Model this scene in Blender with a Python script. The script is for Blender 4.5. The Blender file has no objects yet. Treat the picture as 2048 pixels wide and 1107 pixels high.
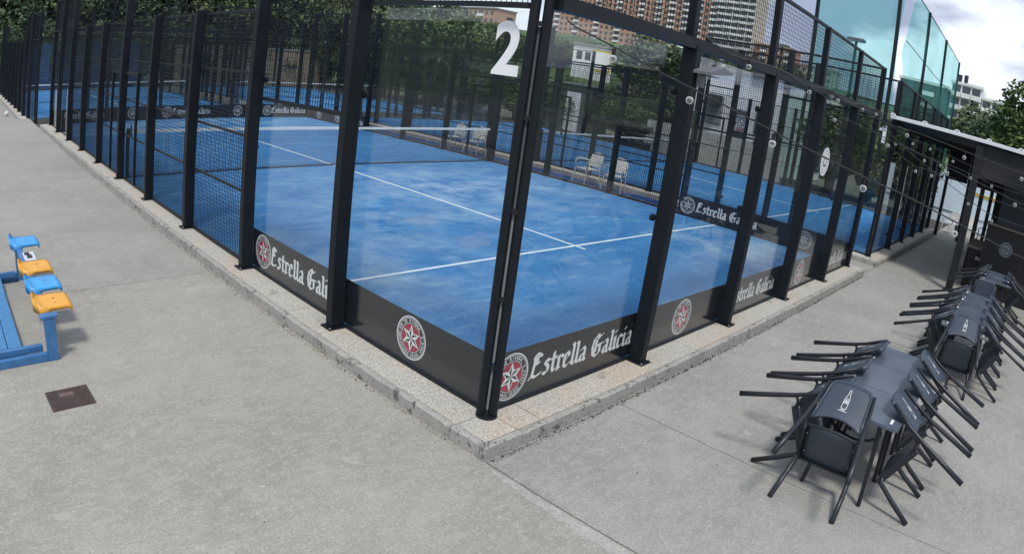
import bpy, bmesh, math, random
from mathutils import Matrix, Vector, noise
random.seed(7)
S = bpy.context.scene
COL = S.collection
R = math.radians

# ------------------------------------------------------------------ camera (wide security camera with a curved-line lens)
cd = bpy.data.cameras.new("camera"); cam = bpy.data.objects.new("camera", cd); COL.objects.link(cam); S.camera = cam
cd.type = 'PANO'; cd.sensor_width = 36.0; cd.sensor_fit = 'HORIZONTAL'; cd.clip_start = .05; cd.clip_end = 3000
cy = cd if hasattr(cd, 'panorama_type') else cd.cycles
cy.panorama_type = 'FISHEYE_LENS_POLYNOMIAL'; cy.fisheye_fov = R(150)
cy.fisheye_polynomial_k0 = 0.0
cy.fisheye_polynomial_k1 = -0.04102314804817889
cy.fisheye_polynomial_k2 = -6.854454613980356e-06
cy.fisheye_polynomial_k3 = -1.9433575706295987e-06
cy.fisheye_polynomial_k4 = -4.13278738687455e-08
cam.matrix_world = Matrix([[0.678479066505644, 0.12727907446115927, -0.723509636091974, -3.548460906567335],
                           [-0.7225423675178602, 0.2934718291098753, -0.6259447361074216, -3.13745268818981],
                           [0.13266002960694465, 0.9474567656221654, 0.2910790164568201, 2.554671809302935], [0, 0, 0, 1]])

# ------------------------------------------------------------------ world: daylight under broken cloud
SUN_EL, SUN_AZ = 62.0, 221.0           # azimuth measured from +X towards +Y
W = bpy.data.worlds.new("World"); S.world = W; W.use_nodes = True
nt = W.node_tree; nt.nodes.clear(); N = nt.nodes.new; L = nt.links.new
wo = N('ShaderNodeOutputWorld'); bg = N('ShaderNodeBackground'); bg.inputs['Strength'].default_value = .11
sky = N('ShaderNodeTexSky'); sky.sky_type = 'NISHITA'; sky.sun_disc = False
sky.sun_elevation = R(SUN_EL); sky.sun_rotation = R(90 - SUN_AZ); sky.air_density = 1.0; sky.dust_density = 1.5
tc = N('ShaderNodeTexCoord'); mp = N('ShaderNodeMapping'); mp.inputs['Scale'].default_value = (1, 1, 2.6)
n1 = N('ShaderNodeTexNoise'); n1.inputs['Scale'].default_value = 2.1; n1.inputs['Detail'].default_value = 9; n1.inputs['Roughness'].default_value = .55
n1.inputs['Distortion'].default_value = .25
n2 = N('ShaderNodeTexNoise'); n2.inputs['Scale'].default_value = 5.0; n2.inputs['Detail'].default_value = 7
r1 = N('ShaderNodeValToRGB'); r1.color_ramp.elements[0].position = .36; r1.color_ramp.elements[0].color = (.35, .35, .35, 1); r1.color_ramp.elements[1].position = .5
r2 = N('ShaderNodeValToRGB'); r2.color_ramp.elements[0].position = .42; r2.color_ramp.elements[0].color = (2.7, 3.2, 4.4, 1)
r2.color_ramp.elements[1].position = .57; r2.color_ramp.elements[1].color = (6.8, 7.3, 8.2, 1)
mx = N('ShaderNodeMix'); mx.data_type = 'RGBA'
L(tc.outputs['Generated'], mp.inputs['Vector']); L(mp.outputs[0], n1.inputs['Vector']); L(mp.outputs[0], n2.inputs['Vector'])
L(n1.outputs['Fac'], r1.inputs[0]); L(n2.outputs['Fac'], r2.inputs[0])
L(r1.outputs[0], mx.inputs[0]); L(sky.outputs[0], mx.inputs[6]); L(r2.outputs[0], mx.inputs[7])
L(mx.outputs[2], bg.inputs['Color']); L(bg.outputs[0], wo.inputs['Surface'])

sl = bpy.data.lights.new("sun", 'SUN'); sl.energy = 1.9; sl.angle = R(10); sl.color = (1, .96, .9)
so = bpy.data.objects.new("sun", sl); COL.objects.link(so)
sd = Vector((math.cos(R(SUN_EL)) * math.cos(R(SUN_AZ)), math.cos(R(SUN_EL)) * math.sin(R(SUN_AZ)), math.sin(R(SUN_EL))))
so.rotation_euler = (-sd).to_track_quat('-Z', 'Y').to_euler()
S.view_settings.view_transform = 'Standard'; S.view_settings.look = 'None'; S.view_settings.exposure = 0.42; S.view_settings.gamma = 1
S.cycles.transparent_max_bounces = 40; S.cycles.max_bounces = 6; S.cycles.glossy_bounces = 3; S.cycles.diffuse_bounces = 3
try: S.cycles.use_denoising = True
except Exception: pass

# ------------------------------------------------------------------ helpers
class MB:
    def __init__(s): s.v = []; s.f = []
    def quad(s, a, b, c, d): i = len(s.v); s.v += [a, b, c, d]; s.f.append((i, i+1, i+2, i+3))
    def poly(s, pts): i = len(s.v); s.v += list(pts); s.f.append(tuple(range(i, i+len(pts))))
    def box(s, x0, y0, z0, x1, y1, z1):
        if x0 > x1: x0, x1 = x1, x0
        if y0 > y1: y0, y1 = y1, y0
        if z0 > z1: z0, z1 = z1, z0
        i = len(s.v)
        s.v += [(x0,y0,z0),(x1,y0,z0),(x1,y1,z0),(x0,y1,z0),(x0,y0,z1),(x1,y0,z1),(x1,y1,z1),(x0,y1,z1)]
        s.f += [tuple(i+k for k in q) for q in ((0,3,2,1),(4,5,6,7),(0,1,5,4),(1,2,6,5),(2,3,7,6),(3,0,4,7))]
        return s
    def tube(s, pts, r, n=6, r2=None, caps=True):
        pts = [Vector(p) for p in pts]; rings = []
        for k, p in enumerate(pts):
            d = (pts[min(k+1, len(pts)-1)] - pts[max(k-1, 0)]).normalized()
            a = d.cross(Vector((0, 0, 1)))
            if a.length < .05: a = d.cross(Vector((1, 0, 0)))
            a.normalize(); b = d.cross(a)
            rr = r if r2 is None else r + (r2 - r) * k / (len(pts) - 1)
            i = len(s.v); rings.append(i)
            for j in range(n):
                t = 2 * math.pi * (j + .5) / n
                s.v.append(tuple(p + a * (rr * math.cos(t)) + b * (rr * math.sin(t))))
        for k in range(len(rings) - 1):
            for j in range(n):
                s.f.append((rings[k]+j, rings[k]+(j+1) % n, rings[k+1]+(j+1) % n, rings[k+1]+j))
        if caps:
            s.f.append(tuple(rings[0]+j for j in reversed(range(n)))); s.f.append(tuple(rings[-1]+j for j in range(n)))
        return s
    def bar(s, p0, p1, w, h, up=(0, 0, 1)):
        p0, p1 = Vector(p0), Vector(p1); d = (p1 - p0).normalized(); u = Vector(up)
        a = d.cross(u)
        if a.length < .05: a = d.cross(Vector((1, 0, 0)))
        a.normalize(); b = a.cross(d); i = len(s.v)
        for p in (p0, p1):
            for sx, sy in ((-1, -1), (1, -1), (1, 1), (-1, 1)): s.v.append(tuple(p + a * (sx * w / 2) + b * (sy * h / 2)))
        s.f += [tuple(i+k for k in q) for q in ((0,3,2,1),(4,5,6,7),(0,1,5,4),(1,2,6,5),(2,3,7,6),(3,0,4,7))]
        return s
    def ball(s, c, r, nu=10, nv=7, sz=1.0):
        i = len(s.v)
        for a in range(nv + 1):
            for b in range(nu):
                th = math.pi * a / nv; ph = 2 * math.pi * b / nu
                s.v.append((c[0] + r*math.sin(th)*math.cos(ph), c[1] + r*math.sin(th)*math.sin(ph), c[2] + sz*r*math.cos(th)))
        for a in range(nv):
            for b in range(nu):
                s.f.append((i+a*nu+b, i+(a+1)*nu+b, i+(a+1)*nu+(b+1) % nu, i+a*nu+(b+1) % nu))
        return s
    def disc(s, c, r, n=24, ax='z', h=.01, r_in=0):
        i = len(s.v)
        def P(rr, t, o):
            x, y = rr*math.cos(t), rr*math.sin(t)
            return {'z': (c[0]+x, c[1]+y, c[2]+o), 'x': (c[0]+o, c[1]+x, c[2]+y), 'y': (c[0]+x, c[1]+o, c[2]+y)}[ax]
        for o in (0, h):
            for k in range(n): s.v.append(P(r, 2*math.pi*k/n, o))
        s.f += [tuple(range(i+n-1, i-1, -1)), tuple(range(i+n, i+2*n))]
        for k in range(n): s.f.append((i+k, i+(k+1) % n, i+n+(k+1) % n, i+n+k))
        return s
    def mesh(s, name, m=None, smooth=False, bevel=0, T=None):
        me = bpy.data.meshes.new(name); me.from_pydata(s.v, [], s.f); me.validate()
        bm = bmesh.new(); bm.from_mesh(me)
        bmesh.ops.remove_doubles(bm, verts=bm.verts, dist=1e-6)
        bmesh.ops.recalc_face_normals(bm, faces=bm.faces)
        if bevel: 
            try: bmesh.ops.bevel(bm, geom=[e for e in bm.edges if e.calc_face_angle(0) > .7], offset=bevel, segments=2, affect='EDGES', profile=.6)
            except Exception: pass
        bm.to_mesh(me); bm.free()
        if T is not None: me.transform(T)
        if m is not None: me.materials.append(m)
        if smooth:
            for p in me.polygons: p.use_smooth = True
        return me
    def build(s, name, m, parent=None, local=False, raw=False, **k):
        """vertices in world space unless local; the object hangs under parent at its origin"""
        T = None
        if parent is not None and not local: T = rootm(parent).inverted()
        if raw:
            me = bpy.data.meshes.new(name); me.from_pydata(s.v, [], s.f)
            if T is not None: me.transform(T)
            me.materials.append(m)
        else: me = s.mesh(name, m, T=T, **k)
        return obj(name, me, parent)
ROOTM = {}
def rootm(o):
    while o.name not in ROOTM: o = o.parent
    return ROOTM[o.name]
def obj(name, me, parent=None, loc=None, M=None):
    o = bpy.data.objects.new(name, me); COL.objects.link(o)
    if parent is not None: o.parent = parent
    if loc is not None: o.location = loc
    if M is not None: o.matrix_local = M
    return o
def tag(o, label=None, cat=None, group=None, kind=None):
    if label: o['label'] = label
    if cat: o['category'] = cat
    if group: o['group'] = group
    if kind: o['kind'] = kind
    return o
def thing(name, label, cat, loc=(0, 0, 0), rz=0, group=None, M=None):
    o = bpy.data.objects.new(name, None); COL.objects.link(o); o.empty_display_size = .2
    m = M if M is not None else Matrix.Translation(loc) @ Matrix.Rotation(rz, 4, 'Z')
    o.matrix_world = m; ROOTM[o.name] = m.copy()
    return tag(o, label, cat, group)
def struct(o): o['kind'] = 'structure'; return o
def copy_tree(o, parent=None):
    c = o.copy(); COL.objects.link(c)
    if parent is not None: c.parent = parent
    for ch in list(o.children): copy_tree(ch, c)
    return c

# ------------------------------------------------------------------ materials
def mat(name, col, rough=.6, metal=0, var=0, vscale=8, bump=0, bscale=60, spec=.5, col2=None, detail=6, coords='Object', alpha=None):
    m = bpy.data.materials.new(name); m.use_nodes = True; t = m.node_tree; b = t.nodes['Principled BSDF']
    b.inputs['Base Color'].default_value = (*col, 1); b.inputs['Roughness'].default_value = rough; b.inputs['Metallic'].default_value = metal
    b.inputs['Specular IOR Level'].default_value = spec
    if var or col2 or bump:
        g = t.nodes.new('ShaderNodeNewGeometry')
    if var or col2:
        n = t.nodes.new('ShaderNodeTexNoise'); n.inputs['Scale'].default_value = vscale; n.inputs['Detail'].default_value = detail; n.inputs['Roughness'].default_value = .65
        t.links.new(g.outputs['Position'], n.inputs['Vector'])
        r = t.nodes.new('ShaderNodeValToRGB'); r.color_ramp.elements[0].position = .32; r.color_ramp.elements[1].position = .68
        c2 = col2 if col2 else tuple(min(1, c*(1+var)) for c in col)
        c1 = col if col2 else tuple(c*(1-var) for c in col)
        r.color_ramp.elements[0].color = (*c1, 1); r.color_ramp.elements[1].color = (*c2, 1)
        t.links.new(n.outputs['Fac'], r.inputs[0]); t.links.new(r.outputs[0], b.inputs['Base Color'])
    if bump:
        n = t.nodes.new('ShaderNodeTexNoise'); n.inputs['Scale'].default_value = bscale; n.inputs['Detail'].default_value = 5
        t.links.new(g.outputs['Position'], n.inputs['Vector'])
        bp = t.nodes.new('ShaderNodeBump'); bp.inputs['Strength'].default_value = bump; bp.inputs['Distance'].default_value = .01
        t.links.new(n.outputs['Fac'], bp.inputs['Height']); t.links.new(bp.outputs[0], b.inputs['Normal'])
    return m
def nodes(m): return m.node_tree, m.node_tree.nodes['Principled BSDF']

def layered(name, base, layers, rough=.85, bump=.3, bscale=120, aniso=None, spec=.4):
    """base colour + list of (noise scale, lo, hi, colour, amount, stretch, detail) blended on top"""
    m = mat(name, base, rough, spec=spec); t, b = nodes(m); N = t.nodes.new; Lk = t.links.new
    g = N('ShaderNodeNewGeometry'); prev = None
    for k, (sc, lo, hi, col, amt, st, det) in enumerate(layers):
        mpn = N('ShaderNodeMapping'); mpn.inputs['Scale'].default_value = st; mpn.inputs['Location'].default_value = (k*13.7, k*5.1, k*2.3)
        Lk(g.outputs['Position'], mpn.inputs['Vector'])
        n = N('ShaderNodeTexNoise'); n.inputs['Scale'].default_value = sc; n.inputs['Detail'].default_value = det; n.inputs['Roughness'].default_value = .62
        Lk(mpn.outputs[0], n.inputs['Vector'])
        mr = N('ShaderNodeMapRange'); mr.inputs['From Min'].default_value = lo; mr.inputs['From Max'].default_value = hi; mr.inputs['To Max'].default_value = amt
        Lk(n.outputs['Fac'], mr.inputs['Value'])
        mxn = N('ShaderNodeMix'); mxn.data_type = 'RGBA'; Lk(mr.outputs[0], mxn.inputs[0])
        if prev is None: mxn.inputs[6].default_value = (*base, 1)
        else: Lk(prev, mxn.inputs[6])
        mxn.inputs[7].default_value = (*col, 1); prev = mxn.outputs[2]
    Lk(prev, b.inputs['Base Color'])
    n = N('ShaderNodeTexNoise'); n.inputs['Scale'].default_value = bscale; n.inputs['Detail'].default_value = 4
    Lk(g.outputs['Position'], n.inputs['Vector'])
    bp = N('ShaderNodeBump'); bp.inputs['Strength'].default_value = bump; bp.inputs['Distance'].default_value = .006
    Lk(n.outputs['Fac'], bp.inputs['Height']); Lk(bp.outputs[0], b.inputs['Normal'])
    return m
I3 = (1, 1, 1)
def slab_mat(name, base):
    w = tuple(min(1, c*1.45) for c in base); d = tuple(c*.62 for c in base)
    return layered(name, base, [(.42, .40, .62, tuple(c*k for c, k in zip(base, (.60, .60, .62))), .85, I3, 6), (1.3, .48, .68, tuple(c*k for c, k in zip(base, (1.32, 1.28, 1.2))), .6, I3, 8),
                                (.8, .54, .66, tuple(c*k for c, k in zip(base, (.95, .82, .68))), .5, (1, .6, 1), 6),
                                (7, .45, .6, tuple(c*1.16 for c in base), .55, (1, 2.4, 1), 8), (3.2, .58, .68, tuple(c*1.5 for c in base), .45, (2.2, .7, 1), 10),
                                (48, .53, .66, tuple(c*1.28 for c in base), .35, I3, 4), (62, .55, .66, tuple(c*.72 for c in base), .42, I3, 4), (150, .55, .66, tuple(c*1.5 for c in base), .4, I3, 2),
                                (9, .66, .74, tuple(c*1.7 for c in base), .6, (1, 1.8, 1), 8), (26, .68, .72, tuple(c*.3 for c in base), .7, I3, 3)], bump=.6, bscale=90)
M = {}
def rootm(o):
    while o.name not in ROOTM: o = o.parent
    return ROOTM[o.name]
def obj(name, me, parent=None, loc=None, M=None):
    o = bpy.data.objects.new(name, me); COL.objects.link(o)
    if parent is not None: o.parent = parent
    if loc is not None: o.location = loc
    if M is not None: o.matrix_local = M
    return o
def tag(o, label=None, cat=None, group=None, kind=None):
    if label: o['label'] = label
    if cat: o['category'] = cat
    if group: o['group'] = group
    if kind: o['kind'] = kind
    return o
def thing(name, label, cat, loc=(0, 0, 0), rz=0, group=None, M=None):
    o = bpy.data.objects.new(name, None); COL.objects.link(o); o.empty_display_size = .2
    m = M if M is not None else Matrix.Translation(loc) @ Matrix.Rotation(rz, 4, 'Z')
    o.matrix_world = m; ROOTM[o.name] = m.copy()
    return tag(o, label, cat, group)
def struct(o): o['kind'] = 'structure'; return o
def copy_tree(o, parent=None):
    c = o.copy(); COL.objects.link(c)
    if parent is not None: c.parent = parent
    for ch in list(o.children): copy_tree(ch, c)
    return c

# ------------------------------------------------------------------ materials
def mat(name, col, rough=.6, metal=0, var=0, vscale=8, bump=0, bscale=60, spec=.5, col2=None, detail=6, coords='Object', alpha=None):
    m = bpy.data.materials.new(name); m.use_nodes = True; t = m.node_tree; b = t.nodes['Principled BSDF']
    b.inputs['Base Color'].default_value = (*col, 1); b.inputs['Roughness'].default_value = rough; b.inputs['Metallic'].default_value = metal
    b.inputs['Specular IOR Level'].default_value = spec
    if var or col2 or bump:
        g = t.nodes.new('ShaderNodeNewGeometry')
    if var or col2:
        n = t.nodes.new('ShaderNodeTexNoise'); n.inputs['Scale'].default_value = vscale; n.inputs['Detail'].default_value = detail; n.inputs['Roughness'].default_value = .65
        t.links.new(g.outputs['Position'], n.inputs['Vector'])
        r = t.nodes.new('ShaderNodeValToRGB'); r.color_ramp.elements[0].position = .32; r.color_ramp.elements[1].position = .68
        c2 = col2 if col2 else tuple(min(1, c*(1+var)) for c in col)
        c1 = col if col2 else tuple(c*(1-var) for c in col)
        r.color_ramp.elements[0].color = (*c1, 1); r.color_ramp.elements[1].color = (*c2, 1)
        t.links.new(n.outputs['Fac'], r.inputs[0]); t.links.new(r.outputs[0], b.inputs['Base Color'])
    if bump:
        n = t.nodes.new('ShaderNodeTexNoise'); n.inputs['Scale'].default_value = bscale; n.inputs['Detail'].default_value = 5
        t.links.new(g.outputs['Position'], n.inputs['Vector'])
        bp = t.nodes.new('ShaderNodeBump'); bp.inputs['Strength'].default_value = bump; bp.inputs['Distance'].default_value = .01
        t.links.new(n.outputs['Fac'], bp.inputs['Height']); t.links.new(bp.outputs[0], b.inputs['Normal'])
    return m
def nodes(m): return m.node_tree, m.node_tree.nodes['Principled BSDF']

def layered(name, base, layers, rough=.85, bump=.3, bscale=120, aniso=None, spec=.4):
    """base colour + list of (noise scale, lo, hi, colour, amount, stretch, detail) blended on top"""
    m = mat(name, base, rough, spec=spec); t, b = nodes(m); N = t.nodes.new; Lk = t.links.new
    g = N('ShaderNodeNewGeometry'); prev = None
    for k, (sc, lo, hi, col, amt, st, det) in enumerate(layers):
        mpn = N('ShaderNodeMapping'); mpn.inputs['Scale'].default_value = st; mpn.inputs['Location'].default_value = (k*13.7, k*5.1, k*2.3)
        Lk(g.outputs['Position'], mpn.inputs['Vector'])
        n = N('ShaderNodeTexNoise'); n.inputs['Scale'].default_value = sc; n.inputs['Detail'].default_value = det; n.inputs['Roughness'].default_value = .62
        Lk(mpn.outputs[0], n.inputs['Vector'])
        mr = N('ShaderNodeMapRange'); mr.inputs['From Min'].default_value = lo; mr.inputs['From Max'].default_value = hi; mr.inputs['To Max'].default_value = amt
        Lk(n.outputs['Fac'], mr.inputs['Value'])
        mxn = N('ShaderNodeMix'); mxn.data_type = 'RGBA'; Lk(mr.outputs[0], mxn.inputs[0])
        if prev is None: mxn.inputs[6].default_value = (*base, 1)
        else: Lk(prev, mxn.inputs[6])
        mxn.inputs[7].default_value = (*col, 1); prev = mxn.outputs[2]
    Lk(prev, b.inputs['Base Color'])
    n = N('ShaderNodeTexNoise'); n.inputs['Scale'].default_value = bscale; n.inputs['Detail'].default_value = 4
    Lk(g.outputs['Position'], n.inputs['Vector'])
    bp = N('ShaderNodeBump'); bp.inputs['Strength'].default_value = bump; bp.inputs['Distance'].default_value = .006
    Lk(n.outputs['Fac'], bp.inputs['Height']); Lk(bp.outputs[0], b.inputs['Normal'])
    return m
I3 = (1, 1, 1)
def slab_mat(name, base):
    w = tuple(min(1, c*1.45) for c in base); d = tuple(c*.62 for c in base)
    return layered(name, base, [(.55, .42, .62, d, .45, I3, 5), (1.6, .5, .72, w, .45, I3, 8), (7, .45, .6, tuple(c*1.18 for c in base), .55, (1, 2.4, 1), 8),
                                (48, .52, .64, tuple(c*1.45 for c in base), .6, I3, 4), (62, .54, .64, tuple(c*.6 for c in base), .75, I3, 4), (150, .55, .66, tuple(c*1.7 for c in base), .5, I3, 2),
                                (2.6, .64, .74, tuple(c*1.6 for c in base), .6, I3, 10), (9, .66, .74, tuple(c*1.75 for c in base), .6, (1, 1.8, 1), 8)], bump=.6, bscale=90)
M = {}
M['slab_warm'] = slab_mat('concrete_slab_warm', (.293, .281, .246))
M['slab_grey'] = slab_mat('concrete_slab_grey', (.281, .274, .252))
M['slab_mid'] = slab_mat('concrete_slab_mid', (.279, .272, .246))
M['kerb'] = layered('kerb_aggregate', (.40, .385, .345), [(.9, .48, .62, (.49, .37, .265), .6, I3, 6), (.8, .5, .7, (.36, .36, .33), .6, I3, 6),
            (55, .55, .62, (.13, .12, .10), .85, I3, 4), (85, .54, .61, (.70, .67, .60), .75, I3, 3), (4, .6, .68, (.16, .15, .13), .55, I3, 9)], bump=.9, bscale=110)
M['kerb_edge'] = layered('kerb_edge_concrete', (.36, .35, .32), [(3, .45, .65, (.26, .25, .225), .6, (1, 1, .35), 8), (11, .56, .64, (.05, .047, .042), .9, I3, 7), (40, .56, .64, (.08, .075, .07), .7, I3, 4),
            (110, .55, .62, (.42, .41, .38), .5, I3, 3), (1.1, .5, .66, (.40, .39, .35), .6, I3, 6)], bump=.9, bscale=90)
M['soil'] = mat('joint_dirt', (.05, .045, .04), .95, var=.4, vscale=30)
M['ground'] = layered('far_ground', (.16, .16, .14), [(.15, .45, .6, (.08, .11, .05), .8, I3, 6), (2, .5, .7, (.22, .21, .18), .5, I3, 6)])
M['grass_hill'] = layered('hill_grass', (.075, .145, .04), [(.06, .42, .6, (.03, .055, .022), .9, I3, 8), (.2, .5, .66, (.14, .17, .06), .6, I3, 8), (.9, .5, .62, (.03, .05, .02), .7, I3, 6)], bump=0)
M['turf'] = layered('blue_turf', (.023, .132, .335), [(.34, .38, .66, (.045, .20, .43), .7, (1, 1, 1), 6), (1.5, .46, .66, (.085, .27, .48), .5, (.55, 1.4, 1), 10),
            (4.2, .55, .72, (.27, .43, .54), .5, (.4, 1.5, 1), 11), (34, .5, .64, (.11, .28, .49), .5, I3, 5), (90, .5, .7, (.09, .24, .46), .5, I3, 2), (130, .55, .7, (.01, .06, .2), .75, I3, 2)], rough=.95, bump=.5, bscale=160, spec=.12)
def worn_zone(m, cx, cy_, rx, ry, col, amt):
    t, b = nodes(m); N = t.nodes.new; old = b.inputs['Base Color'].links[0].from_socket
    g = N('ShaderNodeNewGeometry'); mpn = N('ShaderNodeMapping'); mpn.inputs['Location'].default_value = (-cx/rx, -cy_/ry, 0); mpn.inputs['Scale'].default_value = (1/rx, 1/ry, .01)
    gr_ = N('ShaderNodeTexGradient'); gr_.gradient_type = 'SPHERICAL'; n = N('ShaderNodeTexNoise'); n.inputs['Scale'].default_value = 1.1; n.inputs['Detail'].default_value = 11; n.inputs['Roughness'].default_value = .7
    t.links.new(g.outputs['Position'], mpn.inputs['Vector']); t.links.new(mpn.outputs[0], gr_.inputs['Vector']); t.links.new(g.outputs['Position'], n.inputs['Vector'])
    r = N('ShaderNodeMapRange'); r.inputs['From Min'].default_value = .42; r.inputs['From Max'].default_value = .66; t.links.new(n.outputs['Fac'], r.inputs['Value'])
    ml = N('ShaderNodeMath'); ml.operation = 'MULTIPLY'; t.links.new(gr_.outputs['Fac'], ml.inputs[0]); t.links.new(r.outputs[0], ml.inputs[1])
    m2 = N('ShaderNodeMath'); m2.operation = 'MULTIPLY'; m2.inputs[1].default_value = amt; m2.use_clamp = True; t.links.new(ml.outputs[0], m2.inputs[0])
    mxn = N('ShaderNodeMix'); mxn.data_type = 'RGBA'; t.links.new(m2.outputs[0], mxn.inputs[0]); t.links.new(old, mxn.inputs[6]); mxn.inputs[7].default_value = (*col, 1)
    t.links.new(mxn.outputs[2], b.inputs['Base Color'])
worn_zone(M['turf'], 6.2, 7.2, 5.5, 3.8, (.34, .47, .57), .85); worn_zone(M['turf'], 2.5, 4.2, 3.2, 3.0, (.30, .44, .55), .4); worn_zone(M['turf'], 8.4, 1.6, 2.2, 2.2, (.40, .50, .56), .8); worn_zone(M['turf'], 1.2, 3.0, 2.4, 2.6, (.36, .48, .56), .45); worn_zone(M['turf'], 5, 18.6, 6, 2.2, (.32, .46, .56), .9)
M['turf_walk'] = layered('blue_turf_walkway', (.02, .06, .2), [(2, .45, .7, (.03, .1, .3), .7, I3, 6), (90, .5, .7, (.05, .12, .3), .5, I3, 2)], rough=.95, spec=.1)
M['line'] = mat('court_line_white', (.62, .70, .72), .8, var=.12, vscale=20)
M['line_y'] = mat('court_line_yellow', (.55, .5, .2), .8, var=.2, vscale=20)
M['steel'] = mat('dark_painted_steel', (.0055, .0085, .013), .5, var=.25, vscale=3, spec=.3)
M['steel2'] = mat('dark_painted_steel_thin', (.008, .011, .015), .5, spec=.35)
M['wire'] = mat('mesh_wire_dark', (.006, .010, .015), .5, spec=.3)
M['netcord'] = mat('net_cord_dark', (.012, .017, .028), .8)
M['banner'] = mat('banner_black_vinyl', (.009, .0115, .019), .45, var=.12, vscale=2)
M['white'] = mat('print_white', (.88, .89, .90), .5)
M['greyw'] = mat('print_pale_grey', (.55, .58, .60), .5)
M['red'] = mat('print_red', (.42, .012, .055), .45)
M['black'] = mat('print_black', (.012, .012, .015), .5)
M['tape'] = mat('net_tape_white', (.72, .74, .72), .6, var=.06, vscale=4)
M['plastic_dark'] = layered('anthracite_plastic', (.036, .050, .072), [(6, .4, .7, (.048, .065, .09), .7, I3, 6)], rough=.36, bump=.05, bscale=300, spec=.55)
M['plastic_leg'] = mat('anthracite_leg_plastic', (.013, .016, .022), .4, var=.15, vscale=10)
M['tabletop'] = layered('dark_tabletop', (.07, .092, .125), [(3, .42, .66, (.11, .138, .175), .8, I3, 8), (30, .55, .7, (.08, .09, .1), .3, I3, 6)], rough=.33, bump=.04, bscale=300, spec=.6)
M['tabletop2'] = layered('brushed_grey_tabletop', (.12, .145, .16), [(6, .42, .66, (.18, .2, .215), .8, (8, 1, 1), 8)], rough=.35, bump=.04, bscale=300, spec=.6)
M['white_plastic'] = mat('white_garden_plastic', (.70, .70, .66), .4, var=.06, vscale=6)
M['screw'] = mat('bright_screw', (.6, .6, .6), .3, 1)
M['b_blue'] = layered('bench_blue_paint', (.045, .15, .34), [(5, .45, .68, (.07, .22, .44), .7, I3, 7), (24, .62, .7, (.03, .05, .09), .7, I3, 6)], rough=.5, bump=.2, bscale=60)
M['plank'] = layered('bench_plank_blue', (.05, .19, .40), [(14, .45, .6, (.10, .29, .52), .7, (8, 1, 1), 6), (50, .55, .65, (.02, .07, .16), .8, I3, 4)], rough=.7, bump=.8, bscale=60)
M['seat_y'] = mat('yellow_seat_plastic', (.74, .36, .045), .42, var=.1, vscale=7, bump=.08, bscale=40)
M['seat_b'] = mat('blue_seat_plastic', (.05, .33, .70), .42, var=.14, vscale=7, bump=.08, bscale=40)
M['iron'] = layered('rusty_cast_iron', (.065, .045, .042), [(20, .45, .65, (.11, .075, .062), .8, I3, 6), (80, .5, .7, (.03, .024, .024), .6, I3, 3)], rough=.75, bump=.6, bscale=90)
M['canopy'] = layered('black_awning_cloth', (.013, .013, .017), [(2.5, .45, .7, (.024, .024, .03), .8, (1, 1, .5), 6)], rough=.6, bump=.6, bscale=6)
M['canopy_edge'] = mat('white_fascia', (.72, .74, .76), .4, var=.06, vscale=3)
M['panelblack'] = mat('black_bar_panel', (.006, .0075, .009), .5, var=.2, vscale=3)
M['greyboard'] = mat('grey_board', (.10, .125, .14), .5, var=.12, vscale=2)
M['wood'] = layered('grey_wood_top', (.16, .14, .12), [(8, .4, .65, (.22, .2, .175), .8, (1, 8, 1), 7)], rough=.6)
M['render_white'] = mat('pale_render_wall', (.85, .88, .90), .8, var=.08, vscale=1.2)
M['render_blue'] = mat('pale_blue_wall', (.62, .74, .84), .8, var=.05, vscale=.8)
M['yellow'] = mat('yellow_band', (.62, .45, .06), .6)
M['concrete_wall'] = layered('grey_block_wall', (.52, .53, .51), [(1.5, .45, .65, (.42, .43, .41), .7, I3, 8), (12, .6, .7, (.16, .17, .16), .6, I3, 7)], rough=.9)
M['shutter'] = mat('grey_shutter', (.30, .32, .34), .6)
M['brick'] = mat('orange_brick_facade', (.45, .27, .19), .85, var=.12, vscale=.5)
M['bwhite'] = mat('balcony_white', (.78, .79, .79), .7, var=.08, vscale=.4)
M['bcream'] = mat('facade_cream', (.52, .48, .42), .8, var=.12, vscale=.3)
M['wglass'] = mat('far_window_glass', (.035, .05, .06), .2, spec=.8)
M['roofgrey'] = mat('flat_roof_grey', (.22, .22, .22), .9, var=.15, vscale=1)
M['bark'] = mat('tree_bark', (.06, .05, .04), .95, var=.4, vscale=9, bump=.8, bscale=20)
M['ball'] = mat('off_white_ball', (.6, .62, .56), .7, var=.1, vscale=20)
M['bulbwhite'] = mat('bulb_frosted', (.72, .72, .68), .25, spec=.6)
M['socket'] = mat('bulb_socket_black', (.01, .01, .01), .5)
M['cable'] = mat('thin_black_cable', (.02, .022, .022), .6)
M['rope'] = mat('pale_rope', (.12, .115, .105), .9, var=.3, vscale=20)
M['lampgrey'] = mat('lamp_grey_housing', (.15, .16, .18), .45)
M['lampdark'] = mat('lamp_dark_fins', (.03, .033, .038), .5)
M['cloth'] = mat('banner_cloth_dark', (.012, .014, .017), .75)

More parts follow.
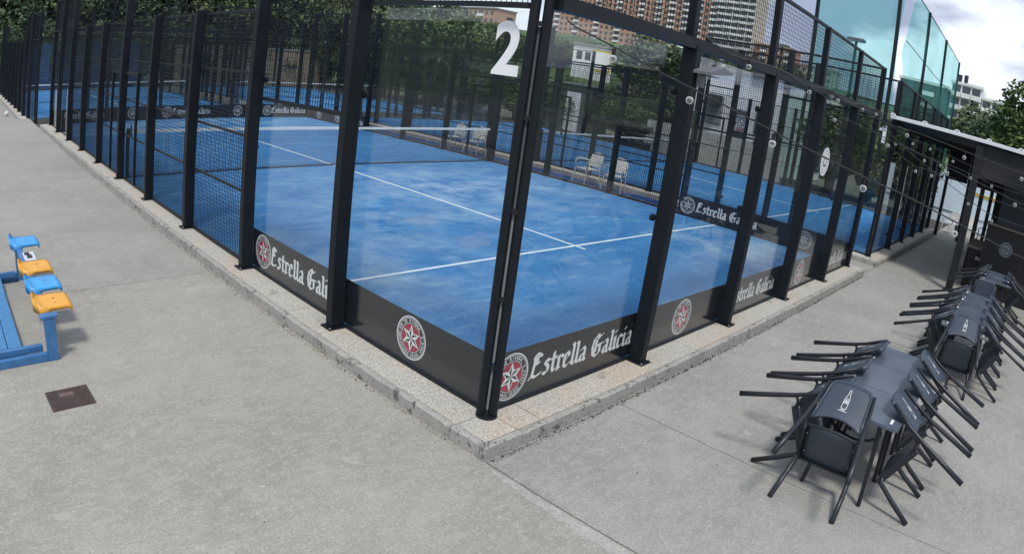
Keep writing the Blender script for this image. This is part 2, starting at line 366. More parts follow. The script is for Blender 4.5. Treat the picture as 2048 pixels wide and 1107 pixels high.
def leafmat(name, c1, c2, c3):
    m = mat(name, c1, .65, spec=.25); t, b = nodes(m)
    g = t.nodes.new('ShaderNodeNewGeometry'); o = t.nodes.new('ShaderNodeObjectInfo')
    n = t.nodes.new('ShaderNodeTexNoise'); n.inputs['Scale'].default_value = .9; n.inputs['Detail'].default_value = 5
    t.links.new(g.outputs['Position'], n.inputs['Vector'])
    a = t.nodes.new('ShaderNodeMath'); a.operation = 'MULTIPLY_ADD'; a.inputs[1].default_value = .45; t.links.new(g.outputs['Random Per Island'], a.inputs[0]); t.links.new(n.outputs['Fac'], a.inputs[2])
    s = t.nodes.new('ShaderNodeMath'); s.operation = 'SUBTRACT'; s.inputs[1].default_value = .2; t.links.new(a.outputs[0], s.inputs[0])
    r = t.nodes.new('ShaderNodeValToRGB'); r.color_ramp.elements[0].position = .3; r.color_ramp.elements[0].color = (*c1, 1); r.color_ramp.elements[1].position = .75; r.color_ramp.elements[1].color = (*c3, 1)
    e = r.color_ramp.elements.new(.52); e.color = (*c2, 1)
    t.links.new(s.outputs[0], r.inputs[0]); t.links.new(r.outputs[0], b.inputs['Base Color'])
    b.inputs['Transmission Weight'].default_value = 0
    b.inputs['Subsurface Weight'].default_value = 0
    return m
M['leaf'] = leafmat('foliage_dark', (.042, .068, .042), (.09, .138, .074), (.17, .225, .115))
M['leaf2'] = leafmat('foliage_olive', (.045, .066, .038), (.095, .13, .062), (.19, .23, .105))
M['leaf3'] = leafmat('foliage_bright', (.036, .065, .024), (.085, .135, .042), (.17, .22, .075))

def glassmat(name, tint, refl=.9, base=.03, rough=.0):
    m = bpy.data.materials.new(name); m.use_nodes = True; t = m.node_tree; t.nodes.clear(); N = t.nodes.new
    o = N('ShaderNodeOutputMaterial'); mxn = N('ShaderNodeMixShader'); tr = N('ShaderNodeBsdfTransparent'); gl = N('ShaderNodeBsdfGlossy')
    tr.inputs[0].default_value = (*tint, 1); gl.inputs['Roughness'].default_value = rough; gl.inputs['Color'].default_value = (refl, refl, refl, 1)
    f = N('ShaderNodeLayerWeight'); f.inputs['Blend'].default_value = .5
    pw = N('ShaderNodeMath'); pw.operation = 'POWER'; pw.inputs[1].default_value = 4.2; t.links.new(f.outputs['Facing'], pw.inputs[0])
    ml = N('ShaderNodeMath'); ml.operation = 'MULTIPLY_ADD'; ml.inputs[1].default_value = .75; ml.inputs[2].default_value = base; t.links.new(pw.outputs[0], ml.inputs[0])
    t.links.new(ml.outputs[0], mxn.inputs[0]); t.links.new(tr.outputs[0], mxn.inputs[1]); t.links.new(gl.outputs[0], mxn.inputs[2]); t.links.new(mxn.outputs[0], o.inputs[0])
    return m
M['glass'] = glassmat('court_glass', (.975, .985, .982), base=.036)
M['bulbglass'] = mat('bulb_milky_glass', (.75, .77, .76), .15, spec=.8); _t, _b = nodes(M['bulbglass']); _lw = _t.nodes.new('ShaderNodeLayerWeight'); _lw.inputs['Blend'].default_value = .5; _mr = _t.nodes.new('ShaderNodeMapRange'); _mr.inputs['From Min'].default_value = .15; _mr.inputs['From Max'].default_value = .75; _mr.inputs['To Min'].default_value = .14; _mr.inputs['To Max'].default_value = .95; _t.links.new(_lw.outputs['Facing'], _mr.inputs['Value']); _t.links.new(_mr.outputs[0], _b.inputs['Alpha'])
def netmat(name, col, scale, cover):
    """woven netting: fine cells let light through, threads are opaque"""
    m = bpy.data.materials.new(name); m.use_nodes = True; t = m.node_tree; b = t.nodes['Principled BSDF']; N = t.nodes.new
    b.inputs['Base Color'].default_value = (*col, 1); b.inputs['Roughness'].default_value = .8
    g = N('ShaderNodeNewGeometry'); mp_ = N('ShaderNodeMapping'); mp_.inputs['Rotation'].default_value = (.0, .0, 0)
    n = N('ShaderNodeTexNoise'); n.inputs['Scale'].default_value = .45; n.inputs['Detail'].default_value = 5
    t.links.new(g.outputs['Position'], n.inputs['Vector'])
    mr = N('ShaderNodeMapRange'); mr.inputs['From Min'].default_value = .3; mr.inputs['From Max'].default_value = .7
    mr.inputs['To Min'].default_value = cover - .08; mr.inputs['To Max'].default_value = cover + .12
    t.links.new(n.outputs['Fac'], mr.inputs['Value']); 
    tr = N('ShaderNodeBsdfTransparent'); tr.inputs[0].default_value = (.66, .95, .92, 1); mxn = N('ShaderNodeMixShader')
    t.links.new(mr.outputs[0], mxn.inputs[0]); t.links.new(tr.outputs[0], mxn.inputs[1]); t.links.new(b.outputs[0], mxn.inputs[2])
    t.links.new(mxn.outputs[0], t.nodes['Material Output'].inputs[0])
    return m
M['greennet'] = netmat('green_netting', (.07, .42, .36), 30, .26)

# ------------------------------------------------------------------ lettering
NIB_A = R(38)
def nib_glyph(mb, strokes, ox, oy, s, put, w=.215, th=.06, zoff=[0]):
    ca, sa = math.cos(NIB_A), math.sin(NIB_A)
    nib = [(-w/2*ca + th/2*sa, -w/2*sa - th/2*ca), (w/2*ca + th/2*sa, w/2*sa - th/2*ca), (w/2*ca - th/2*sa, w/2*sa + th/2*ca), (-w/2*ca - th/2*sa, -w/2*sa + th/2*ca)]
    for st in strokes:
        for a, b in zip(st, st[1:]):
            pts = [(a[0]+p[0], a[1]+p[1]) for p in nib] + [(b[0]+p[0], b[1]+p[1]) for p in nib]
            pts = sorted(set(pts))
            def half(ps):
                h = []
                for p in ps:
                    while len(h) > 1 and (h[-1][0]-h[-2][0])*(p[1]-h[-2][1]) - (h[-1][1]-h[-2][1])*(p[0]-h[-2][0]) <= 0: h.pop()
                    h.append(p)
                return h
            hull = half(pts)[:-1] + half(pts[::-1])[:-1]
            zoff[0] = (zoff[0] + 1) % 9
            mb.poly([put(ox + p[0]*s, oy + p[1]*s*.84, zoff[0]*.00012) for p in hull])
GL = {  # x-height 1, ascender 1.55 : (advance, strokes)
 'E': (.94, [[(.62,1.42),(.40,1.52),(.26,1.36),(.30,1.05),(.24,.55),(.18,.2),(.40,.06),(.80,.22)], [(.30,.84),(.62,.92)], [(.62,1.42),(.76,1.30)], [(.46,1.36),(.46,.95)], [(.02,.02),(.18,.2)]]),
 's': (.56, [[(.46,.86),(.28,.96),(.14,.78),(.40,.50),(.40,.22),(.24,.06),(.08,.16)]]),
 't': (.46, [[(.22,1.28),(.20,.2),(.30,.05),(.44,.16)], [(.06,.9),(.42,.92)]]),
 'r': (.52, [[(.06,.84),(.18,.94),(.18,.08)], [(.10,.06),(.30,.12)], [(.20,.82),(.36,.95),(.50,.80)]]),
 'e': (.60, [[(.20,.92),(.12,.55),(.14,.16),(.32,.04),(.52,.2)], [(.20,.92),(.38,.98),(.48,.74),(.16,.48)]]),
 'l': (.36, [[(.10,1.45),(.20,1.38),(.18,.16),(.32,.06)], [(.18,.16),(.10,.3)]]),
 'a': (.64, [[(.14,.82),(.34,.97),(.46,.82),(.44,.14),(.58,.05)], [(.44,.56),(.20,.48),(.12,.20),(.24,.05),(.42,.18)]]),
 'G': (1.06, [[(.74,1.30),(.52,1.50),(.26,1.26),(.16,.72),(.26,.22),(.54,.03),(.84,.22),(.82,.72)], [(.56,.74),(.98,.80)], [(.52,1.50),(.60,1.2)], [(.46,1.16),(.44,.32)], [(.74,1.30),(.92,1.44)]]),
 'i': (.36, [[(.08,.84),(.18,.94),(.18,.12),(.32,.05)], [(.16,1.28),(.22,1.34)]]),
 'c': (.54, [[(.46,.80),(.30,.96),(.14,.72),(.14,.20),(.30,.04),(.48,.18)]]),
 ' ': (.34, [])}
def blackletter(mb, text, width, put, height=None):
    tot = sum(GL[c][0] for c in text); s = width / tot; x = 0
    for c in text:
        nib_glyph(mb, GL[c][1], x, 0, s, put); x += GL[c][0] * s
def text_polys(txt, size, offset=0.0, cache={}):
    key = (txt, offset)
    if key not in cache:
        cu = bpy.data.curves.new('tmp', 'FONT'); cu.body = txt; cu.size = 1; cu.offset = offset; cu.fill_mode = 'FRONT'
        o = bpy.data.objects.new('tmp', cu); COL.objects.link(o)
        me = bpy.data.meshes.new_from_object(o.evaluated_get(bpy.context.evaluated_depsgraph_get()))
        cache[key] = ([v.co.copy() for v in me.vertices], [tuple(p.vertices) for p in me.polygons])
        bpy.data.objects.remove(o); bpy.data.curves.remove(cu); bpy.data.meshes.remove(me)
    vs, fs = cache[key]
    return [(v.x*size, v.y*size) for v in vs], fs
def add_text(mb, txt, size, x, y, put, ang=0, offset=0.0, d=0, center=True):
    vs, fs = text_polys(txt, size, offset)
    if not vs: return
    w = max(v[0] for v in vs) + min(v[0] for v in vs) if center else 0
    ca, sa = math.cos(ang), math.sin(ang); i = len(mb.v)
    for vx, vy in vs:
        vx -= w / 2; mb.v.append(put(x + vx*ca - vy*sa, y + vx*sa + vy*ca, d))
    mb.f += [tuple(i + k for k in f) for f in fs]
def ring_poly(mb, put, r0, r1, d, n=40, cx=0, cy=0):
    for k in range(n):
        a, b = 2*math.pi*k/n, 2*math.pi*(k+1)/n
        if r0 <= 0: mb.poly([put(cx, cy, d), put(cx+r1*math.cos(a), cy+r1*math.sin(a), d), put(cx+r1*math.cos(b), cy+r1*math.sin(b), d)])
        else: mb.poly([put(cx+r0*math.cos(a), cy+r0*math.sin(a), d), put(cx+r1*math.cos(a), cy+r1*math.sin(a), d), put(cx+r1*math.cos(b), cy+r1*math.sin(b), d), put(cx+r0*math.cos(b), cy+r0*math.sin(b), d)])
def circ_text(mb, txt, size, r, put, mid, d, top=True):
    adv = size * .66 / r; n = len(txt)
    for k, c in enumerate(txt):
        if c == ' ': continue
        if top: a = mid - (k - (n-1)/2) * adv; add_text(mb, c, size, (r-size*.35)*math.cos(a), (r-size*.35)*math.sin(a), put, a - math.pi/2, .02, d)
        else: a = mid + (k - (n-1)/2) * adv; add_text(mb, c, size, (r+size*.35)*math.cos(a), (r+size*.35)*math.sin(a), put, a + math.pi/2, .02, d)
def emblem(parent, cx, cz, r, put3, colour=True):
    """round badge: rings, ring lettering, six-pointed star with light and dark facets"""
    put = lambda u, v, d: put3(cx + u, cz + v, d)
    w = MB(); k = MB(); rd = MB(); wm = M['white'] if colour else M['greyw']
    ring_poly(w, put, r*.94, r, .0010); ring_poly(k, put, 0, r*.94, .0006)
    ring_poly(w, put, r*.88, r*.905, .0012); ring_poly(w, put, r*.645, r*.67, .0012)
    circ_text(w, "HIJOS DE RIVERA, S.A.", r*.20, r*.785, put, math.pi/2, .0014)
    circ_text(w, "CERVECEROS DESDE 1906", r*.17, r*.785, put, -math.pi/2, .0014, top=False)
    if colour: ring_poly(rd, put, 0, r*.63, .0016)
    ro, ri = r*.62, r*.30
    P = [((ro if i % 2 == 0 else ri)*math.cos(math.pi/2 + i*math.pi/6), (ro if i % 2 == 0 else ri)*math.sin(math.pi/2 + i*math.pi/6)) for i in range(12)]
    w.poly([put(p[0], p[1], .0022) for p in P])
    for i in range(12):
        a, b = P[i], P[(i+1) % 12]
        tgt = k if i % 2 == 0 else w
        q = .80
        tgt.poly([put(0, 0, .0028), put(a[0]*q, a[1]*q, .0028), put(b[0]*q, b[1]*q, .0028)])
    e = w.build('emblem', wm, parent, local=True, raw=True)
    k.build('emblem_dark_field', M['black'], e, local=True, raw=True)
    if colour: rd.build('emblem_red_disc', M['red'], e, local=True, raw=True)
    return e

# ------------------------------------------------------------------ ground
def gz(x, y):
    r = math.hypot(x + 3.5, y + 3.1)
    if r < 62: return -.34
    k = max(0, min(1, (r - 62) / 90)); h = -.34 + 5.2 * k * k * (3 - 2 * k)
    k = max(0, (r - 150) / 190); h += 17 * min(k, 1) ** 1.2 + max(0, r - 340) * .05
    az = math.degrees(math.atan2(y + 3.1, x + 3.5))
    h *= .25 + .75 * max(0, min(1, (az + 8) / 20)) if az < 12 else 1
    return h + (noise.noise(Vector((x*.012, y*.012, 0))) * min(8, (r - 62) * .035))
g = MB(); RA = [0, 30, 61, 70, 80, 92, 105, 120, 140, 165, 200, 240, 280, 330, 400, 520, 700, 1000, 1600]; NA = 120
for r_ in RA:
    for k in range(NA):
        a = 2*math.pi*k/NA; x, y = -3.5 + r_*math.cos(a), -3.1 + r_*math.sin(a); g.v.append((x, y, gz(x, y)))
for i in range(len(RA) - 1):
    for k in range(NA): g.f.append((i*NA+k, (i+1)*NA+k, (i+1)*NA+(k+1) % NA, i*NA+(k+1) % NA))
go = g.build('ground', M['ground']); struct(go); go.data.materials.append(M['grass_hill'])
for p in go.data.polygons:
    if (Vector(p.center) - Vector((-3.5, -3.1, 0))).length > 60: p.material_index = 1
    p.use_smooth = True
# bed under the joints and the poured slabs
bed = struct(MB().box(-14, -9, -.335, 28, 24, -.155).build('ground_bed', M['soil']))
pav = bpy.data.objects.new('pavement', None); COL.objects.link(pav); pav['kind'] = 'structure'; ROOTM['pavement'] = Matrix.Identity(4)
def slab(x0, y0, x1, y1, m, g=.006, top=-.12):
    return MB().box(x0+g, y0+g, -.26, x1-g, y1-g, top).build('slab', M[m], pav, bevel=.006)
for y0, y1, m in ((-9, 4.36, 'slab_warm'), (4.36, 11.0, 'slab_mid'), (11.0, 17.5, 'slab_mid'), (17.5, 24, 'slab_grey')): slab(-6.5, y0, -.36, y1, m)
for x0, x1, m in ((-.36, 1.29, 'slab_grey'), (1.29, 11.62, 'slab_grey'), (11.62, 22.5, 'slab_mid'), (22.5, 28, 'slab_mid')): slab(x0, -9, x1, -.34, m)
slab(-13, -9, -6.5, 24, 'slab_mid')
slab(10.3, -.34, 11.7, 1.6, 'slab_mid')
MB().box(10.3, 1.62, -.2, 11.7, 22, -.118).build('walkway_carpet', M['turf_walk'], pav)
# trampled grit along the foot of the kerb
gr = MB()
for k in range(3600):
    t = random.random()
    if random.random() < .7: x = t*10.5 - .35; y = -.383 - abs(random.gauss(0, .016 + .02*abs(noise.noise(Vector((t*14, 0, 1))))))
    else: x = -.392 - abs(random.gauss(0, .02)); y = t*16
    s = random.uniform(.002, .0065) * (1 if random.random() < .96 else 2.2)
    gr.v += [(x-s, y-s, -.119), (x+s, y-s*.6, -.119), (x+s*.5, y+s, -.119), (x, y, -.119+s*1.3)]; i = len(gr.v) - 4
    gr.f += [(i, i+1, i+3), (i+1, i+2, i+3), (i+2, i, i+3)]
tag(gr.build('kerb_grit', M['soil'], raw=True), 'dark loose grit gathered along the foot of the pale kerb', 'grit', kind='stuff')
lf = MB()
for k in range(90):
    x, y = random.uniform(-5, 5), random.uniform(-4, 6)
    if -.5 < x and y > -.45: continue
    s = random.uniform(.006, .016); a = random.uniform(0, 6.3); c_, s_ = math.cos(a)*s, math.sin(a)*s
    lf.quad((x-c_, y-s_, -.117), (x+s_*.4, y-c_*.4, -.112), (x+c_, y+s_, -.116), (x-s_*.4, y+c_*.4, -.112))
tag(lf.build('fallen_leaf_specks', M['bark'], raw=True), 'tiny dark leaf bits scattered over the concrete', 'leaf litter', kind='stuff')
# thin pale lime streak by the joint in front of the corner
mm = slab_mat('lime_streak_concrete', (.335, .33, .305))
st = MB(); prevp = None
for k in range(24):
    y = -.45 - k*.075; w = .03 + .09*abs(noise.noise(Vector((k*.3, 1, 2)))) 
    p = [(-.375 - .01*math.sin(k*1.3) - .012, y, -.1185), (-.385 - w - .04*min(1, k/6), y - .03, -.1185)]
    if prevp: st.quad(prevp[0], prevp[1], p[1], p[0])
    prevp = p
struct(st.build('cement_smear', mm, pav))

def plinth(ox, oy, oz, x0, y0, x1, y1, name, seed=1, step=2.62):
    """raised concrete kerb round one court: separate cast lengths with open joints, worn arris"""
    rn = random.Random(seed)
    P = bpy.data.objects.new(name, None); COL.objects.link(P); P['kind'] = 'structure'; P.location = (ox, oy, oz); ROOTM[P.name] = Matrix.Translation((ox, oy, oz))
    def stone(a0, b0, a1, b1, outer):
        # main piece with a lower, slightly proud edge strip on the outer side
        g = .004; e = .055; zl = -.34
        xa, xb, ya, yb = a0+g, a1-g, b0+g, b1-g
        nx = max(2, int(abs(xb-xa)/.09)) if outer in 'ns' else 3; ny = max(2, int(abs(yb-ya)/.09)) if outer in 'ew' else 3
        mb = MB()
        e2 = e + .005
        if outer == 's': mb.box(xa, ya+e2, zl, xb, yb, 0)
        elif outer == 'n': mb.box(xa, ya, zl, xb, yb-e2, 0)
        elif outer == 'w': mb.box(xa+e2, ya, zl, xb, yb, 0)
        elif outer == 'e': mb.box(xa, ya, zl, xb-e2, yb, 0)
        else: mb.box(xa+e2, ya+e2, zl, xb, yb, 0)
        o = mb.build('kerb_stone', M['kerb'], P, local=True, bevel=.005)
        # edge strip: chipped profile along its length
        if outer == 'sw': strip_(a0, b0, a1, b1, 's'); strip_(a0, b0 + e + .006, a1, b1, 'w'); return
        strip_(a0, b0, a1, b1, outer)
    def strip_(a0, b0, a1, b1, outer):
        g = .004; e = .055; zl = -.34; xa, xb, ya, yb = a0+g, a1-g, b0+g, b1-g
        ed = MB(); along = (xa, xb) if outer in 'sn' else (ya, yb); n = max(2, int((along[1]-along[0])/.045))
        off = .003
        for k in range(n + 1):
            t = along[0] + (along[1]-along[0])*k/n
            q = noise.noise(Vector((t*6, seed*3.1, 0)))*.007 + noise.noise(Vector((t*21, seed, 5)))*.005
            chip = max(0, noise.noise(Vector((t*9, seed*7.7, 3))) - .25)*.05
            prof = [(e - off, zl), (0 + q*.5, zl), (0 + q, -.012 - chip), (.012 + chip + q, -.001), (e - off, -.0015 - abs(q)*.3)]
            for a, z in prof:
                if outer == 's': ed.v.append((t, ya + a, z))
                elif outer == 'n': ed.v.append((t, yb - a, z))
                elif outer == 'w': ed.v.append((xa + a, t, z))
                else: ed.v.append((xb - a, t, z))
        for k in range(n):
            for j in range(5): ed.f.append((k*5+j, k*5+(j+1) % 5, (k+1)*5+(j+1) % 5, (k+1)*5+j))
        ed.f += [(4, 3, 2, 1, 0), tuple(n*5+j for j in range(5))]
        ed.build('kerb_edge_strip', M['kerb_edge'], P, local=True)
    stone(x0, y0, .02, 0, 'sw')
    y = 0
    while y < y1 - .5:
        y2 = min(y1, y + step + rn.uniform(-.1, .1)); 
        if y1 - y2 < .6: y2 = y1
        stone(x0, y, 0, y2, 'w'); stone(10, y, x1, y2, 'e'); y = y2
    x = .02; stone(10, y0, x1, 0, 's')
    while x < 10 - .3:
        x2 = min(10, x + step + rn.uniform(-.1, .1)) if x > .1 else .30
        if 10 - x2 < .6: x2 = 10
        stone(x, y0, x2, 0, 's'); stone(x, 20, x2, y1, 'n'); x = x2
    return P

def turf(ox, oy, oz, name='court_turf', seedshift=0):
    T = MB().box(ox+.002, oy+.002, oz-.25, ox+9.998, oy+19.998, oz+.002).build(name, M['turf']); struct(T); ROOTM[T.name] = Matrix.Identity(4)
    def ln(x0, y0, x1, y1, m='line'): 
        o = MB().box(ox+x0, oy+y0, oz+.003, ox+x1, oy+y1, oz+.006).build('court_line', M[m], T)
    w = .05
    ln(.03, 3.05-w/2, 9.97, 3.05+w/2); ln(.03, 16.95-w/2, 9.97, 16.95+w/2)
    ln(5-w/2, 2.85, 5+w/2, 3.05-w/2-.001); ln(5-w/2, 3.05+w/2+.001, 5+w/2, 16.95-w/2-.001); ln(5-w/2, 16.95+w/2+.001, 5+w/2, 17.15)
    return T

# ------------------------------------------------------------------ padel court fence
def grid_mesh(mb, axis, c, a0, a1, z0, z1, pitch=.0508, th=.0050):
    """welded wire panel in plane axis=c from a0..a1, z0..z1"""
    n = max(1, round((a1-a0)/pitch)); 
    for k in range(n + 1):
        a = a0 + (a1-a0)*k/n
        if axis == 'x': mb.box(c-th/2, a-th/2, z0, c+th/2, a+th/2, z1)
        else: mb.box(a-th/2, c-th/2, z0, a+th/2, c+th/2, z1)
    m = max(1, round((z1-z0)/pitch))
    for k in range(m + 1):
        z = z0 + (z1-z0)*k/m; o = th
        if axis == 'x': mb.box(c-th/2-o, a0, z-th/2, c+th/2-o, a1, z+th/2)
        else: mb.box(a0, c-th/2-o, z-th/2, a1, c+th/2-o, z+th/2)
POST_CACHE = {}
def post_mesh(h, w=.10, d=.15):
    k = ('p', h, w, d)
    if k not in POST_CACHE: POST_CACHE[k] = MB().box(-d-.008, -w/2, 0.012, -.008, w/2, h).mesh('post', M['steel'], bevel=.006)
    return POST_CACHE[k]
def plate_mesh():
    if 'pl' not in POST_CACHE: POST_CACHE['pl'] = MB().box(-.20, -.085, 0, .0, .085, .014).mesh('base_plate', M['steel'], bevel=.004)
    return POST_CACHE['pl']
def clamp_mesh():
    if 'cl' not in POST_CACHE: POST_CACHE['cl'] = MB().disc((0, 0, 0), .034, 12, 'x', .03).disc((-.012, 0, 0), .014, 8, 'x', .054).mesh('glass_clamp', M['steel2'])
    return POST_CACHE['cl']
def anchor_mesh():
    if 'an' not in POST_CACHE: POST_CACHE['an'] = MB().disc((0, 0, 0), .010, 6, 'z', .016).mesh('anchor_bolt', M['screw'])
    return POST_CACHE['an']
GLASS_CACHE = {}
def court_fence(ox, oy, oz, label, detail=2, banners=True, number=None, round_sticker=False, group='padel court fences'):
    F = thing('padel_court_fence', label, 'court fence', (ox, oy, oz), 0, group)
    RotS = {'w': Matrix.Identity(4), 'e': Matrix.Translation((10, 0, 0)) @ Matrix.Rotation(math.pi, 4, 'Z'),
            's': Matrix.Rotation(math.pi/2, 4, 'Z'), 'n': Matrix.Translation((0, 20, 0)) @ Matrix.Rotation(-math.pi/2, 4, 'Z')}
    def post(side, a, h, w=.10, d=.15):
        R0 = RotS[side]
        if side == 'w': Mx = Matrix.Translation((0, a, 0))
        elif side == 'e': Mx = Matrix.Translation((10, a, 0)) @ Matrix.Rotation(math.pi, 4, 'Z')
        elif side == 's': Mx = Matrix.Translation((a, 0, 0)) @ Matrix.Rotation(math.pi/2, 4, 'Z')
        else: Mx = Matrix.Translation((a, 20, 0)) @ Matrix.Rotation(-math.pi/2, 4, 'Z')
        p = obj('post', post_mesh(h, w, d), F, M=Mx)
        if detail > 0:
            b = obj('base_plate', plate_mesh(), p)
        if detail > 1:
            for dx, dy in ((-.185, .07), (-.185, -.07)): obj('anchor_bolt', anchor_mesh(), p, M=Matrix.Translation((dx, dy, .012)))
            if (side in 'sn') or a in (2, 4):
                for z in (.35, 1.42, 2.6): obj('glass_clamp', clamp_mesh(), p, M=Matrix.Translation((.004, .055, z)))
                for z in (.35, 2.2): obj('glass_clamp', clamp_mesh(), p, M=Matrix.Translation((.004, -.055, z)))
        return p
    for a in range(2, 20, 2):
        h = 4.0 if a in (2, 4, 16, 18) else 3.05
        if a == 10: h = 4.0 if detail > 1 else 3.05
        post('w', a, h); post('e', a, h)
    for a in (2, 4, 6, 8): post('s', a, 3.06, .10); post('n', a, 3.06, .10)
    def up(side, a, z0=3.10):
        k = ('u', z0)
        if k not in POST_CACHE: POST_CACHE[k] = MB().box(-.09, -.04, z0, -.01, .04, 4.0).mesh('upper_post', M['steel'], bevel=.005)
        Mx = {'s': Matrix.Translation((a, 0, 0)) @ Matrix.Rotation(math.pi/2, 4, 'Z'), 'n': Matrix.Translation((a, 20, 0)) @ Matrix.Rotation(-math.pi/2, 4, 'Z')}[side]
        obj('upper_post', POST_CACHE[k], F, M=Mx)
    for a in (2, 4, 6, 8): up('s', a, 3.125); up('n', a, 3.125)
    # corner posts: a pair of slim uprights with a slit between them
    for (cx, cy_, sx, sy) in ((0, 0, -1, -1), (10, 0, 1, -1), (0, 20, -1, 1), (10, 20, 1, 1)):
        for (px, py) in ((cx + sx*.060, cy_ - sy*.004), (cx - sx*.004, cy_ + sy*.060)):
            k = ('c',)
            if k not in POST_CACHE: POST_CACHE[k] = MB().tube([(0, 0, .02), (0, 0, 4.0)], .037, 10).mesh('corner_post', M['steel'], smooth=False)
            obj('corner_post', POST_CACHE[k], F, M=Matrix.Translation((px, py, 0)))
        MB().disc((cx + sx*.03, cy_ + sy*.03, 0), .085, 14, 'z', .014).build('corner_plate', M['steel2'], F, local=True)
        for z in (.42, .95, 1.6, 2.25, 2.9, 3.5): MB().bar((cx + sx*.07, cy_ + sy*.0, z), (cx + sx*.0, cy_ + sy*.07, z), .03, .035).build('corner_bracket', M['steel2'], F, local=True)
    for z0, z1 in ((.05, .40), (.45, .93), (.97, 1.58), (1.62, 2.23), (2.27, 2.88)): MB().box(-.030, -.030, z0, -.014, -.014, z1).build('corner_glint', M['lampgrey'] if z0 > 1 else M['shutter'], F, local=True)  # pale strips added in the near corner slit, imitating a whitish reflection
    # glass
    def pane(side, a0, a1, z1):
        g = .006; th = .006
        k = (side, a0, a1, z1); mb = MB()
        if side == 'w': mb.box(-th, a0+g, .035, th, a1-g, z1)
        elif side == 'e': mb.box(10-th, a0+g, .035, 10+th, a1-g, z1)
        elif side == 's': mb.box(a0+g, -th, .035, a1-g, th, z1)
        else: mb.box(a0+g, 20-th, .035, a1-g, 20+th, z1)
        mb.build('glass_pane', M['glass'], F, local=True)
    for side in 'we':
        pane(side, .03, 2, 2.985); pane(side, 2, 4, 1.965); pane(side, 18, 19.97, 2.985); pane(side, 16, 18, 1.965)
    for side in 'sn':
        for a in range(0, 10, 2): pane(side, max(a, .03), min(a+2, 9.97), 2.985)
    # rails
    def rail(side, a0, a1, z, h=.04, d=.04, name='rail', off=-.055):
        mb = MB()
        if side == 'w': mb.box(off-d/2, a0, z-h/2, off+d/2, a1, z+h/2)
        elif side == 'e': mb.box(10-off-d/2, a0, z-h/2, 10-off+d/2, a1, z+h/2)
        elif side == 's': mb.box(a0, off-d/2, z-h/2, a1, off+d/2, z+h/2)
        else: mb.box(a0, 20-off-d/2, z-h/2, a1, 20-off+d/2, z+h/2)
        return mb.build(name, M['steel2'], F, local=True)
    for side in 'we':
        for b0, b1 in ((0, 2), (2, 4), (16, 18), (18, 20)):
            rail(side, b0+.056, b1-.056, .017, .03, .03, 'bottom_rail', 0); rail(side, b0+.05, b1-.05, 3.98)
            if b0 in (0, 18): rail(side, b0+.05, b1-.05, 3.02)
            else: rail(side, b0+.05, b1-.05, 1.99, .035, .04, 'rail', -.02)
        for b0 in range(4, 16, 2):
            for z in (.03, .86, 1.52, 2.26, 3.0): rail(side, b0+.052, b0+1.948, z, .03 if z > .1 else .04, .03, 'rail', -.03)
    for side in 'sn':
        rail(side, -.05 + .1, 10.05 - .1, 3.065, .10, .13, 'head_beam', -.085)
        rail(side, 0.05, 9.95, 3.98)
        for b0 in range(0, 10, 2): rail(side, b0+.056, b0+1.944, .017, .03, .03, 'bottom_rail', 0)
    # mesh
    pit = .0508 if detail > 0 else .1016
    def mp_(side, a0, a1, z0, z1):
        mb = MB(); axis = 'x' if side in 'we' else 'y'; c = {'w': -.028, 'e': 10.028, 's': -.045, 'n': 20.045}[side]
        grid_mesh(mb, axis, c, a0+.01, a1-.01, z0, z1, pit, (.0056 if side in 'we' and a0 >= 4 and ox == 0 else .0042) if detail > 0 else .0055); mb.build('mesh_panel', M['wire'], F, local=True, raw=True)
    for side in 'we':
        for b0 in range(4, 16, 2): mp_(side, b0+.05, b0+1.95, .05, 2.98)
        for b0, z in ((2, 2.01), (16, 2.01), (0, 3.04), (18, 3.04)): mp_(side, b0+.05, b0+1.95, z, 3.96)
    for side in 'sn':
        for b0 in range(0, 10, 2): mp_(side, b0+.04, b0+1.96, 3.125, 3.96)
    # gate frames beside the net
    for side, X in (('w', -.06), ('e', 10.06)):
        mb = MB()
        for y in (9.02, 10.98): mb.box(X-.025, y-.025, .05, X+.025, y+.025, 2.05)
        mb.box(X-.0249, 9.0455, 2.0, X+.0249, 9.945, 2.0499); mb.box(X-.0249, 10.055, 2.0, X+.0249, 10.9545, 2.0499)
        mb.build('gate_frame', M['steel'], F, local=True)
        MB().box(X-.07, 9.10, .92, X-.045, 9.14, 1.12).build('gate_handle', M['steel2'], F, local=True)
    # banners at the foot of the glass with lettering outside (colour) and inside (grey)
    if banners:
        ins = .016
        def wall(side):
            # (function mapping length s along wall read from OUTSIDE left->right, start, outside put, inside put)
            if side == 's': return (lambda u, v, d: (u, ins - .004 - d, v)), (lambda u, v, d: (10 - u, ins + .004 + d, v))
            if side == 'n': return (lambda u, v, d: (10 - u, 20 - ins + .004 + d, v)), (lambda u, v, d: (u, 20 - ins - .004 - d, v))
            if side == 'w': return (lambda u, v, d: (ins - .004 - d, 20 - u, v)), (lambda u, v, d: (ins + .004 + d, u, v))
            return (lambda u, v, d: (10 - ins + .004 + d, u, v)), (lambda u, v, d: (10 - ins - .004 - d, 20 - u, v))
        def strip(side, a0, a1):
            mb = MB()
            if side == 's': mb.box(a0+.008, ins-.003, .036, a1-.008, ins+.003, .475)
            elif side == 'n': mb.box(a0+.008, 20-ins-.003, .036, a1-.008, 20-ins+.003, .475)
            elif side == 'w': mb.box(ins-.003, a0+.008, .036, ins+.003, a1-.008, .475)
            else: mb.box(10-ins-.003, a0+.008, .036, 10-ins+.003, a1-.008, .475)
            return mb.build('banner', M['banner'], F, local=True)
